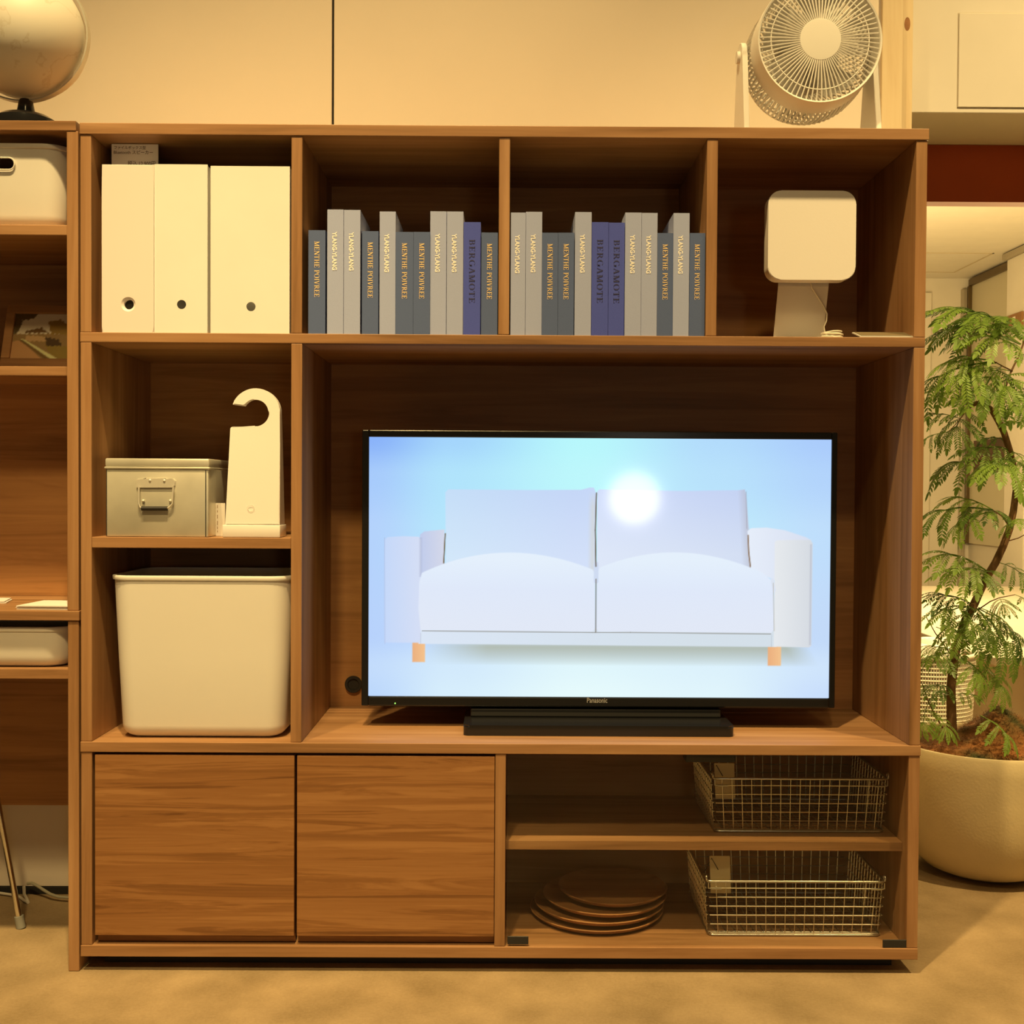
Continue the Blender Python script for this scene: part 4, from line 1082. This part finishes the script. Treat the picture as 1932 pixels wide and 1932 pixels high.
# ------------------------------------------------------------------ wire baskets
def wire_basket(label, px0, px1, pyt, z0, y0, tagp):
    xl, xr = X(px0, pyt, y0), X(px1, pyt, y0)
    zt = Z((px0 + px1) / 2, pyt, y0)
    D, ins = .255, .0075
    t = Thing('wire_basket', label, 'wire basket', ((xl + xr) / 2, y0 + D / 2, z0), 'steel wire baskets')
    h = zt - z0
    r = .00105
    def wall_pt(side, s, k):   # s along the side 0..1, k height 0..1
        i = ins * (1 - k); z = z0 + .0015 + (h - .0015) * k
        a0, a1, b0, b1 = xl + i, xr - i, y0 + i, y0 + D - i
        return {'f': (a0 + (a1 - a0) * s, b0, z), 'b': (a0 + (a1 - a0) * s, b1, z), 'l': (a0, b0 + (b1 - b0) * s, z), 'r': (a1, b0 + (b1 - b0) * s, z)}[side]
    for side, nm, nv in (('f', 'front_mesh', 17), ('b', 'rear_mesh', 17), ('l', 'side_mesh', 13), ('r', 'side_mesh', 13)):
        bm = bm_new()
        for k in range(1, nv + 1): tube(bm, [wall_pt(side, k / (nv + 1), 0), wall_pt(side, k / (nv + 1), 1)], r, 5)
        for k in range(0, 6): tube(bm, [wall_pt(side, 0.012, k / 6 + .04), wall_pt(side, .988, k / 6 + .04)], r * 1.1, 5)
        t.part(nm, bm, STEEL, smooth=60, stuff=True)
    bm = bm_new()
    for k in range(1, 18):
        a, b = wall_pt('f', k / 18, 0), wall_pt('b', k / 18, 0); tube(bm, [a, b], r, 5)
    for k in range(1, 13):
        a, b = wall_pt('l', k / 13, 0), wall_pt('r', k / 13, 0); tube(bm, [a, b], r, 5)
    t.part('bottom_mesh', bm, STEEL, smooth=60, stuff=True)
    bm = bm_new(); tube(bm, [(a, b, zt) for a, b in rrect(xl, xr, y0, y0 + D, .012, 5)], .0026, 8, closed=True)
    rim = t.part('rim', bm, STEEL, smooth=60)
    bm = bm_new(); tube(bm, [(a, b, z0 + .0025) for a, b in rrect(xl + ins, xr - ins, y0 + ins, y0 + D - ins, .010, 5)], .0020, 8, closed=True)
    t.part('bottom_frame', bm, STEEL, smooth=60)
    for s, xx in ((1, xl), (-1, xr)):
        bm = bm_new()
        ring = [(xx + s * .001, y0 + .004 + .0055 * math.cos(q), zt + .006 + .0055 * math.sin(q)) for q in np.linspace(0, 2 * PI, 14)[:-1]]
        tube(bm, ring, .0016, 6, closed=True)
        tube(bm, [(xx + s * .004, y0 - .004, zt - .001), (xx + s * .004, y0 - .004, zt - .012), (xx + s * .012, y0 - .004, zt - .0135), (xx + s * .030, y0 - .004, zt - .0135)], .0017, 6)
        t.part('handle_hook', bm, STEEL, under=rim, smooth=60)
    (a, b, c, d), yy = tagp
    A, B = at(a, d, yy), at(b, c, yy)
    bm = bm_new(); prism(bm, [(A.x + .003, A.z), (B.x + .001, A.z), (B.x - .002, B.z), (A.x, B.z)], yy, yy + .001)
    tg = t.part('price_tag', bm, KRAFT)
    bm = bm_new(); tube(bm, [((A.x + B.x) / 2 - .004, yy - .001, (A.z + B.z) / 2 + .01), (A.x + .004, yy - .002, B.z - .004), (xl + .004, y0 + .05, zt)], .0009, 5)
    t.part('tag_string', bm, BLACKM, under=tg)
wire_basket('steel wire basket on the shelf behind glass, upper of the two', 1344, 1677, 1469.5, lz1 + .0004, .080, ((1347, 1387, 1440, 1507), .098))
wire_basket('steel wire basket on the cabinet floor behind glass, lower of the two', 1332, 1671, 1663.5, H['B1'] + .0004, .050, ((1338, 1379, 1615, 1685), .070))

# ------------------------------------------------------------------ stacked wooden plates
pz = H['B1'] + .0004
specs = [('bottommost', 1125, .1400, .185), ('second from the bottom', 1130, .1365, .188), ('third from the bottom', 1140, .1300, .192), ('topmost', 1155, .1150, .196)]
for nm, pxc, R, yc_ in specs:
    xc_ = X(pxc, 1740, yc_)
    p = obj('wooden_plate', bm_new(), PLATEW)
    bm = bm_new(); lathe(bm, [(R - .022, 0), (R - .010, .003), (R - .001, .0105), (R, .012), (R - .002, .0132), (R - .006, .0115), (R - .014, .0075), (.001, .0065)], (0, 0, 0), 64, 'Z', True, True)
    bmesh.ops.recalc_face_normals(bm, faces=bm.faces[:]); bm.to_mesh(p.data); bm.free()
    p.data.polygons.foreach_set('use_smooth', [True] * len(p.data.polygons)); p.data.set_sharp_from_angle(angle=math.radians(50))
    p.location = (xc_, yc_, pz)
    tag(p, f'round brown wooden plate, {nm} of the stack behind the glass door', 'plate', 'stacked wooden plates')
    pz += .0136

# ------------------------------------------------------------------ potted tree
PY = 0.62
pcx = X(1857, 1500, PY)
pot_top = Z(1857, 1436, PY - .215)
pt = Thing('potted_tree', 'feathery leaved indoor tree in a pale round stone planter', 'potted tree', (pcx, PY, 0.0))
Rr = .222; Hh_ = pot_top
bm = bm_new(); lathe(bm, [(.075, .001), (.105, .004), (.140, .018), (.172, .045), (.196, .085), (.212, .14), (.220, .21), (Rr, .28), (Rr, Hh_ - .006), (Rr - .004, Hh_), (Rr - .013, Hh_), (Rr - .017, Hh_ - .006), (Rr - .018, Hh_ - .06)], (pcx, PY, 0), 72, 'Z', True, False)
pt.part('planter', bm, POTM, smooth=50)
# coir and moss mound
bm = bm_new(); rings = []
rng = np.random.default_rng(4)
def mound(x, y):
    r = math.hypot(x, y) / .20
    base = Hh_ - .022 + .026 * max(0, 1 - r * r)
    base += .075 * math.exp(-(((x - .055) / .075) ** 2 + ((y - .03) / .09) ** 2)) * max(0, 1 - r ** 4)
    return base + .006 * math.sin(x * 70 + 1.3) * math.cos(y * 63)
for i in range(17):
    r = .2035 * i / 16
    rings.append([bm.verts.new((pcx + r * math.cos(2 * PI * k / 40), PY + r * math.sin(2 * PI * k / 40), mound(r * math.cos(2 * PI * k / 40), r * math.sin(2 * PI * k / 40)))) for k in range(40)] if i else [bm.verts.new((pcx, PY, mound(0, 0)))])
for k in range(40): bm.faces.new((rings[0][0], rings[1][k], rings[1][(k + 1) % 40]))
for A, B in zip(rings[1:], rings[2:]):
    for k in range(40): bm.faces.new((A[k], B[k], B[(k + 1) % 40], A[(k + 1) % 40]))
pt.part('soil', bm, MOSS, smooth=80)
V, Fq = [], []
for i in range(9000):
    r = .2 * math.sqrt(rng.random()); a = rng.random() * 2 * PI; x, y = r * math.cos(a), r * math.sin(a)
    z = mound(x, y) - .002; d = rng.normal(0, 1, 2); d /= np.hypot(*d) + 1e-6; L_ = rng.uniform(.010, .030); up = rng.uniform(.2, .9); w = .0005
    base = len(V); side = (-d[1] * w, d[0] * w)
    for t in (0, .5, 1):
        px3, py3, pz3 = pcx + x + d[0] * L_ * t, PY + y + d[1] * L_ * t, z + L_ * up * t * (1.3 - t * .9)
        s_ = 1 - .7 * t
        V += [(px3 - side[0] * s_ - pt.loc.x, py3 - side[1] * s_ - pt.loc.y, pz3), (px3 + side[0] * s_ - pt.loc.x, py3 + side[1] * s_ - pt.loc.y, pz3)]
    Fq += [(base, base + 1, base + 3, base + 2), (base + 2, base + 3, base + 5, base + 4)]
me = bpy.data.meshes.new('coir_fibre'); me.from_pydata(V, [], Fq); me.materials.append(MOSS)
o = bpy.data.objects.new('coir_fibre', me); COL.objects.link(o); o.parent = pt.root; o['kind'] = 'stuff'
# trunk and branches
def pp3(px, py, dy=0.0): return at(px, py, PY + dy)
TR = [(1796, 1392, -.04, 9.5), (1795, 1340, -.04, 9), (1794, 1300, -.04, 8.6), (1798, 1262, -.035, 8.4), (1803, 1230, -.03, 8.2), (1811, 1200, -.02, 8), (1822, 1170, -.01, 8.5), (1838, 1140, 0, 8.2), (1846, 1122, 0, 7.6), (1860, 1092, 0, 7.4), (1878, 1062, 0, 7.4), (1893, 1030, .0, 7.2), (1904, 1000, .0, 7.0), (1912, 965, .0, 6.6), (1917, 925, .0, 6.4), (1914, 888, -.005, 6.2), (1905, 850, -.01, 6.2), (1894, 815, -.015, 6.2), (1884, 795, -.02, 6.0), (1872, 775, -.02, 5.6), (1858, 763, -.02, 5.2), (1842, 761, -.02, 4.8), (1830, 766, -.02, 4.2)]
bm = bm_new(); tube(bm, [pp3(a, b, c) for a, b, c, d in TR], .01, 10, radii=[d / 762 for a, b, c, d in TR])
pt.part('trunk', bm, BARK, smooth=60)
def branch(pts, r0, r1):
    bm = bm_new(); n = len(pts); tube(bm, [pp3(*p) for p in pts], r0, 6, radii=[(r0 + (r1 - r0) * i / (n - 1)) for i in range(n)])
    pt.part('branch', bm, BARK, smooth=60)
branch([(1878, 780, -.02), (1890, 750, -.02), (1900, 722, -.01), (1908, 700, .0), (1922, 672, .0), (1934, 640, .0)], .0032, .0022)
branch([(1904, 720, -.01), (1918, 742, -.03), (1935, 750, -.04)], .0022, .0014)
branch([(1910, 700, 0), (1890, 690, -.03), (1872, 680, -.05)], .002, .0013)
branch([(1917, 925, 0), (1935, 900, .02), (1960, 870, .05)], .0035, .002)
branch([(1905, 995, 0), (1892, 975, -.03), (1873, 962, -.06)], .002, .0013)
branch([(1905, 1020, 0), (1922, 1015, .01), (1940, 1005, .02)], .0016, .001)
branch([(1846, 1150, 0), (1868, 1135, -.02), (1885, 1128, -.04), (1915, 1122, -.05)], .0017, .001)
branch([(1800, 1245, -.03), (1780, 1215, -.03), (1765, 1195, -.02), (1748, 1165, -.01)], .0017, .0011)
branch([(1803, 1200, -.02), (1785, 1190, -.02), (1766, 1183, -.01)], .0012, .0009)
branch([(1780, 1375, -.05), (1764, 1350, -.06), (1752, 1325, -.07), (1740, 1290, -.07)], .0024, .0014)
branch([(1832, 766, -.02), (1812, 790, -.06), (1790, 815, -.08)], .0014, .0009)

# compound leaves: a stalk carrying drooping feather-like pinnae
def leaf_mesh(seed):
    r = random.Random(seed)
    V, Fc = [], []
    def quad_strip(p, q, w):
        b = len(V); d = (q - p); s = d.cross(Vector((0, 0, 1)));
        if s.length < 1e-6: s = Vector((0, 1, 0))
        s.normalize(); u = d.cross(s).normalized()
        for c in (p, q): V.extend([tuple(c + s * w), tuple(c - s * w * .5 + u * w), tuple(c - s * w * .5 - u * w)])
        for k in range(3): Fc.append((b + k, b + (k + 1) % 3, b + 3 + (k + 1) % 3, b + 3 + k))
    def leaflet(p, d, l, w, nrm):
        d = d.normalized(); s = nrm.cross(d).normalized(); b = len(V)
        dn = Vector((0, 0, -1))
        pts = [p, p + d * l * .35 + s * w, p + d * l * .75 + s * w * .8 + dn * l * .06, p + d * l + dn * l * .14, p + d * l * .75 - s * w * .8 + dn * l * .06, p + d * l * .35 - s * w]
        V.extend([tuple(q) for q in pts]); Fc.append((b, b + 1, b + 2, b + 3)); Fc.append((b, b + 3, b + 4, b + 5))
    def pinna(o, d, L, droop):
        side = d.cross(Vector((0, 0, 1))); side = side.normalized() if side.length > 1e-5 else Vector((0, 1, 0))
        n = max(10, int(L / .034)); prev = o
        for i in range(1, n + 1):
            t = i / n; p = o + d * L * (t - .18 * t * t * droop) + Vector((0, 0, -1)) * L * .55 * droop * t * t
            quad_strip(prev, p, .006 * (1 - .5 * t))
            tang = (p - prev).normalized(); nrm = side.cross(tang).normalized()
            l = .100 * (.55 + .6 * t - .35 * max(0, t - .8) * 4) * (L / .62) ** .4
            for sg in (1, -1):
                dd = (side * sg * .85 + tang * .62 + nrm * -.1 + Vector((r.uniform(-.1, .1), r.uniform(-.1, .1), r.uniform(-.12, .1))))
                leaflet(p, dd, l * r.uniform(.85, 1.1), l * .155, nrm)
            prev = p
        leaflet(prev, tang, .12, .03, nrm)
    # unit leaf along +x, length 1
    st = [Vector((0, 0, 0)), Vector((.22, 0, .05)), Vector((.42, 0, .07)), Vector((.58, 0, .05))]
    for a, b in zip(st, st[1:]): quad_strip(a, b, .011)
    for node, ang, L in ((1, 66, .44), (2, 52, .54), (3, 36, .52), (3, 12, .46)):
        for sg in (1, -1):
            a = math.radians(ang + r.uniform(-8, 8)) * sg
            pinna(st[node], Vector((math.cos(a), math.sin(a), r.uniform(-.05, .25))).normalized(), L * r.uniform(.85, 1.1), r.uniform(.7, 1.25))
    me = bpy.data.meshes.new('leaf'); me.from_pydata(V, [], Fc); me.materials.append(LEAF)
    return me
LM = [leaf_mesh(s) for s in (1, 2, 3, 4)]
def add_leaf(i, base, tip, db=0.0, dt=None, size=1.0):
    dt = db + random.uniform(-.10, .06) if dt is None else dt
    a, b = pp3(base[0], base[1], db), pp3(tip[0], tip[1], dt)
    d = b - a; L = d.length * size
    # the drooping pinnae end about 0.9 along and 0.2 below the stalk
    x = d.normalized() + Vector((0, 0, .28)); x.normalize()
    y = Vector((0, 0, 1)).cross(x)
    y = y.normalized() if y.length > 1e-4 else Vector((0, 1, 0))
    roll = Matrix.Rotation(random.uniform(-.35, .35), 3, x); y = roll @ y
    z = x.cross(y)
    M = Matrix(((x.x, y.x, z.x, a.x), (x.y, y.y, z.y, a.y), (x.z, y.z, z.z, a.z), (0, 0, 0, 1))) @ Matrix.Scale(L, 4)
    o = bpy.data.objects.new('leaf_spray', LM[i % 4]); COL.objects.link(o); o.parent = pt.root
    o.matrix_parent_inverse = Matrix.Translation(-pt.loc); o.matrix_basis = M
random.seed(11)
LV = [((1932, 640), (1745, 628), 0, -.02), ((1930, 636), (1770, 612), .02, .06), ((1925, 650), (1800, 640), 0, -.08), ((1935, 632), (1850, 610), .03, .10), ((1930, 640), (1880, 625), -.02, -.12),
      ((1928, 655), (1950, 600), 0, .05), ((1925, 662), (1840, 672), -.03, -.12), ((1920, 670), (1960, 690), 0, -.05), ((1935, 640), (1960, 620), 0, .0), ((1926, 650), (1760, 660), .02, .08),
      ((1872, 680), (1775, 722), -.05, -.06), ((1880, 684), (1800, 760), -.04, -.10), ((1890, 690), (1850, 790), -.02, -.12), ((1905, 705), (1895, 790), -.01, -.14), ((1900, 715), (1940, 790), 0, -.06),
      ((1872, 682), (1742, 770), -.05, .0), ((1905, 700), (1830, 720), 0, .06), ((1918, 742), (1945, 800), -.03, -.08), ((1860, 690), (1800, 690), -.04, .05),
      ((1790, 815), (1738, 850), -.08, -.05), ((1812, 790), (1742, 800), -.06, -.02), ((1832, 766), (1745, 745), -.02, .05), ((1830, 768), (1800, 850), -.02, -.08),
      ((1905, 850), (1835, 890), -.01, -.10), ((1912, 870), (1880, 930), -.01, -.14), ((1905, 850), (1935, 900), -.01, -.08), ((1900, 830), (1845, 850), -.02, .06), ((1910, 880), (1760, 920), 0, .10),
      ((1873, 962), (1742, 1010), -.06, -.02), ((1880, 965), (1800, 1030), -.05, -.08), ((1895, 978), (1850, 990), -.02, -.10), ((1905, 995), (1930, 1000), 0, -.10), ((1873, 962), (1780, 960), -.06, .02), ((1915, 930), (1960, 950), 0, -.05),
      ((1865, 1080), (1742, 1075), 0, -.04), ((1865, 1082), (1790, 1120), 0, -.10), ((1866, 1078), (1840, 1125), 0, -.08), ((1880, 1060), (1935, 1110), .01, -.04), ((1885, 1128), (1895, 1165), -.04, -.10), ((1915, 1122), (1950, 1160), -.05, -.05),
      ((1842, 1145), (1745, 1150), 0, -.03), ((1840, 1148), (1775, 1195), 0, -.09), ((1842, 1150), (1815, 1240), 0, -.10), ((1844, 1150), (1870, 1240), 0, -.11), ((1845, 1148), (1920, 1240), 0, -.06), ((1846, 1146), (1900, 1200), 0, -.02), ((1842, 1148), (1905, 1270), 0, -.09),
      ((1806, 1232), (1740, 1240), -.03, -.05), ((1805, 1235), (1745, 1275), -.03, -.10), ((1850, 1245), (1890, 1330), -.05, -.10), ((1812, 1240), (1850, 1310), -.03, -.12), ((1815, 1250), (1880, 1300), -.02, -.06),
      ((1752, 1325, ), (1742, 1390), -.07, -.10), ((1764, 1350), (1790, 1400), -.06, -.12), ((1752, 1325), (1780, 1310), -.07, -.12), ((1796, 1300), (1745, 1320), -.04, -.10), ((1850, 1350), (1905, 1425), -.08, -.16), ((1798, 1310), (1850, 1330), -.04, -.08)]
for i, (b_, t_2, db, dt) in enumerate(LV): add_leaf(i, b_, t_2, db, dt, 1.08)

# ------------------------------------------------------------------ things past the tree
# woven white basket with printed letters, full of white towels
BY = 1.42
bkx = X(1742, 1300, BY); bkR = X(1833, 1300, BY) - bkx
bkt = Z(1790, 1243, BY - bkR)
bk = Thing('woven_basket', 'white woven basket with printed letters standing behind the potted tree', 'basket', (bkx, BY, 0.0))
WEAVE = plain('white_weave', (.74, .70, .58), .8)
bm = bm_new()
nr = 34
for i in range(nr):
    z = .006 + (bkt - .012) * i / (nr - 1); R_ = bkR * (.86 + .14 * i / (nr - 1))
    tube(bm, [(bkx + R_ * math.cos(2 * PI * k / 48), BY + R_ * math.sin(2 * PI * k / 48), z) for k in range(48)], .0034, 4, closed=True)
for k in range(120):
    a = 2 * PI * k / 120
    tube(bm, [(bkx + bkR * q * math.cos(a), BY + bkR * q * math.sin(a), z) for q, z in ((.862, .004), (1.002, bkt - .003))], .0026, 4)
bk.part('weave', bm, WEAVE, stuff=True)
bm = bm_new(); lathe(bm, [(bkR * .84, .003), (bkR * .975, bkt - .01)], (bkx, BY, 0), 48, 'Z', True, False); bk.part('lining', bm, plain('lining', (.30, .24, .13), .9))
bm = bm_new(); tube(bm, [(bkx + bkR * 1.005 * math.cos(2 * PI * k / 48), BY + bkR * 1.005 * math.sin(2 * PI * k / 48), bkt) for k in range(48)], .008, 8, closed=True); bk.part('rim', bm, WEAVE, smooth=60)
letters = font_mesh('UPQPE', .02)
zL = Z(1760, 1323, BY - bkR)
bm = lay_text(letters, 1.75, .045, lambda s, t_: (bkx + (bkR * .94 + .006) * math.sin(s - .75), BY - (bkR * .94 + .006) * math.cos(s - .75), zL + t_))
bk.part('lettering', bm, TWHITE)
TOWEL = plain('towel_white', (.86, .84, .78), .9, bump=.4, bscale=150)
for i, (dx, dy, hh_) in enumerate(((-.052, -.052, .030), (.052, -.052, .022), (-.052, .052, .045), (.052, .052, .036))):
    c = Vector((bkx + dx, BY + dy, .0045)); top_ = bkt + hh_ - .0045; rr = .046
    bm = bm_new(); lathe(bm, [(rr - .006, 0), (rr, .006), (rr + .001, top_ * .5), (rr, top_ - .008), (rr - .004, top_), (rr - .012, top_ - .004), (rr - .016, top_ + .001), (rr - .026, top_ - .004), (rr - .030, top_ + .001), (.002, top_ - .002)], (0, 0, 0), 28, 'Z', True, True)
    w = obj('rolled_towel', bm, TOWEL, None, smooth=60); w.location = c
    tag(w, ['white rolled towel at the front left of the woven basket', 'white rolled towel at the front right of the woven basket', 'white rolled towel at the back left of the woven basket', 'white rolled towel at the back right of the woven basket'][i], 'towel', 'towels in the woven basket')
# low white display platform
zpl = .33
yf_ = (lambda py: CAM.y + (CAM.z - zpl) * FPX / (py - 924))
pf = Thing('display_platform', 'low white display platform on the floor past the potted tree', 'platform', (3.4, 3.2, 0))
pf.part('top', bbox(X(1888, 1240, 1.95), RX - .16, yf_(1235), yf_(1100), zpl - .03, zpl, .004), WALLW)
pf.part('front_board', bbox(X(1888, 1240, 1.95) + .01, RX - .17, yf_(1235) + .012, yf_(1235) + .03, .001, zpl - .0305, .002), plain('platform_face', (.66, .57, .42), .7))
pf.part('side_board', bbox(X(1888, 1240, 1.95) + .01, X(1888, 1240, 1.95) + .028, yf_(1235) + .031, yf_(1100) - .02, .001, zpl - .0305, .002), plain('platform_face', (.66, .57, .42), .7))
# signs on the right wall
sx_ = RX - .004
def wall_sign(name, label, cat, px0, px1, py0, py1, mat):
    # the wall runs in depth: turn the image columns into distances along it
    def yat(px):
        d = _f + _r * ((px - 966) / FPX); t = (sx_ - CAM.x) / d.x; return (CAM + d * t).y
    ya, yb = yat(px1), yat(px0); ym = (ya + yb) / 2
    z1, z0 = Z((px0 + px1) / 2, py0, ym), Z((px0 + px1) / 2, py1, ym)
    t = Thing(name, label, cat, (sx_, ym, z0))
    p = t.part('panel', bbox(sx_ - .012, sx_ + .0075, ya, yb, z0, z1, .001), mat)
    return t, p, ya, yb, z0, z1
SIGN = plain('dark_brown_sign', (.075, .032, .012), .5, var=.3, vscale=5)
t, p, ya, yb, z0, z1 = wall_sign('wall_sign', 'dark brown wall sign with small white lettering behind the tree', 'sign', 1838, 1914, 828, 890, SIGN)
bm = lay_text(font_mesh('recommends Goods', .01), (yb - ya) * .56, .022, lambda s, t_: (sx_ - .0125, yb - (yb - ya) * .20 - s, z0 + .028 + t_))
t.part('lettering', bm, TWHITE, under=p)
t, p, ya, yb, z0, z1 = wall_sign('wall_notice', 'small grey notice with a pale star shape behind the tree', 'sign', 1889, 1930, 757, 802, plain('grey_notice', (.50, .47, .46), .7))
ym, zm = (ya + yb) / 2, z0 + (z1 - z0) * .62
bm = bm_new(); prism(bm, [(ym + (.085 if k % 2 == 0 else .04) * math.cos(PI / 2 + PI * k / 4), zm + (.062 if k % 2 == 0 else .03) * math.sin(PI / 2 + PI * k / 4)) for k in range(8)], sx_ - .0135, sx_ - .0122, lambda a, b, y: (y, a, b))
t.part('star', bm, plain('notice_cream', (.78, .70, .52), .7), under=p)
t2 = Thing('pillar_sign', 'small brown framed sign on the white pillar', 'sign', (RX - .125, 5.6, 2.0))
zz = Z(1905, 617, 5.5); zz1 = Z(1905, 588, 5.5)
po = t2.part('panel', bbox(RX - .128, RX - .1105, 5.48, 5.72, zz, zz1, .001), plain('brown_sign', (.30, .15, .06), .6))
t2.part('pale_stripe', bbox(RX - .1295, RX - .1283, 5.57, 5.61, zz + .01, zz1 - .02, 0), WALLW, under=po)

# ------------------------------------------------------------------ chair leg and cables under the desk
def floor_at(px, py):
    d = _f + _r * ((px - 966) / FPX) - _u * ((py - 966) / FPX); t = -CAM.z / d.z
    return CAM + d * t
ft = floor_at(38, 1751)
top = at(-2, 1550, ft.y - .01)
dirv = (top - Vector((ft.x, ft.y, .012))).normalized()
ch = Thing('desk_chair', 'metal legged chair under the desk, one slanted leg in view', 'chair', (ft.x - .22, ft.y, 0))
seat_z = .40
legs = []
for sx3, sy3 in ((1, 0), (1, 1), (-1, 0), (-1, 1)):
    bx3 = ft.x if sx3 > 0 else ft.x - .46
    by3 = ft.y - (.0 if sy3 == 0 else .42)
    k = (seat_z - .012) / dirv.z
    a = Vector((bx3, by3, .012)); b = a + Vector((dirv.x * k * sx3, 0, dirv.z * k))
    if by3 < -.05: a.y = b.y = by3
    bm = bm_new(); tube(bm, [a, b], .0062, 12)
    lo = ch.part('leg', bm, CHROME, smooth=60)
    bm = bm_new(); u3 = (b - a).normalized(); tube(bm, [a - u3 * .0112, a + u3 * .014], .0098, 14); ch.part('foot_cap', bm, RUBBER, under=lo, smooth=50)
ch.part('seat', bbox(ft.x - .46 + .06, ft.x - .09, ft.y - .43, ft.y + .01, seat_z, seat_z + .025, .01), plain('chair_seat', (.30, .20, .12), .6))
bm = bm_new()
cpts = [floor_at(a, b) + Vector((0, 0, .005)) for a, b in ((-30, 1686), (0, 1689), (20, 1692), (38, 1697), (47, 1704), (52, 1706))]
tube(bm, cpts, .0032, 8)
cpts2 = [at(45, 1672, WY - .02), at(46, 1688, WY - .03), floor_at(50, 1700) + Vector((0, 0, .006)), floor_at(53, 1706) + Vector((0, 0, .004))]
tube(bm, cpts2, .0036, 8)
tag(obj('white_cable', bm, plain('white_cable', (.70, .66, .56), .5), smooth=60), 'white power cable on the carpet beside the chair leg', 'cable')
bm = bm_new()
c3 = [at(52, 1667, WY - .025), at(60, 1666, WY - .03), at(70, 1671, WY - .035), at(82, 1679, WY - .04), at(95, 1687, WY - .05), at(110, 1692, WY - .055), at(128, 1693.5, WY - .06), at(150, 1693, WY - .06)]
tube(bm, [Vector((p.x, p.y, max(p.z, .006))) for p in c3], .0034, 8)
tag(obj('grey_cable', bm, plain('grey_cable', (.42, .40, .30), .5), smooth=60), 'greyish cable curving along the wall under the desk', 'cable')

# ------------------------------------------------------------------ globe lamp behind the viewer, seen mirrored in the screen
tvp = at(1197, 940, TY)
dr = (tvp - CAM).normalized(); rd = Vector((dr.x, -dr.y, dr.z))
lampc = tvp + rd * 4.2
lr = .148
lp = Thing('globe_lamp', 'round white globe floor lamp, seen as the white disc mirrored in the television', 'lamp', (lampc.x, lampc.y, 0))
bm = bm_new(); bmesh.ops.create_uvsphere(bm, u_segments=40, v_segments=20, radius=lr); bmesh.ops.translate(bm, verts=bm.verts[:], vec=lampc)
lp.part('glass_globe', bm, plain('lit_opal_glass', (.9, .88, .84), .3, emit=(1.0, .93, .80), estr=12.0), smooth=80)
bm = bm_new(); tube(bm, [(lampc.x, lampc.y, .02), (lampc.x, lampc.y, lampc.z - lr + .004)], .012, 16); lp.part('stem', bm, BLACKM, smooth=60)
bm = bm_new(); lathe(bm, [(.14, .0005), (.14, .015), (.135, .02), (.01, .022)], (lampc.x, lampc.y, 0), 40, 'Z', True, True); lp.part('base', bm, BLACKM, smooth=40)
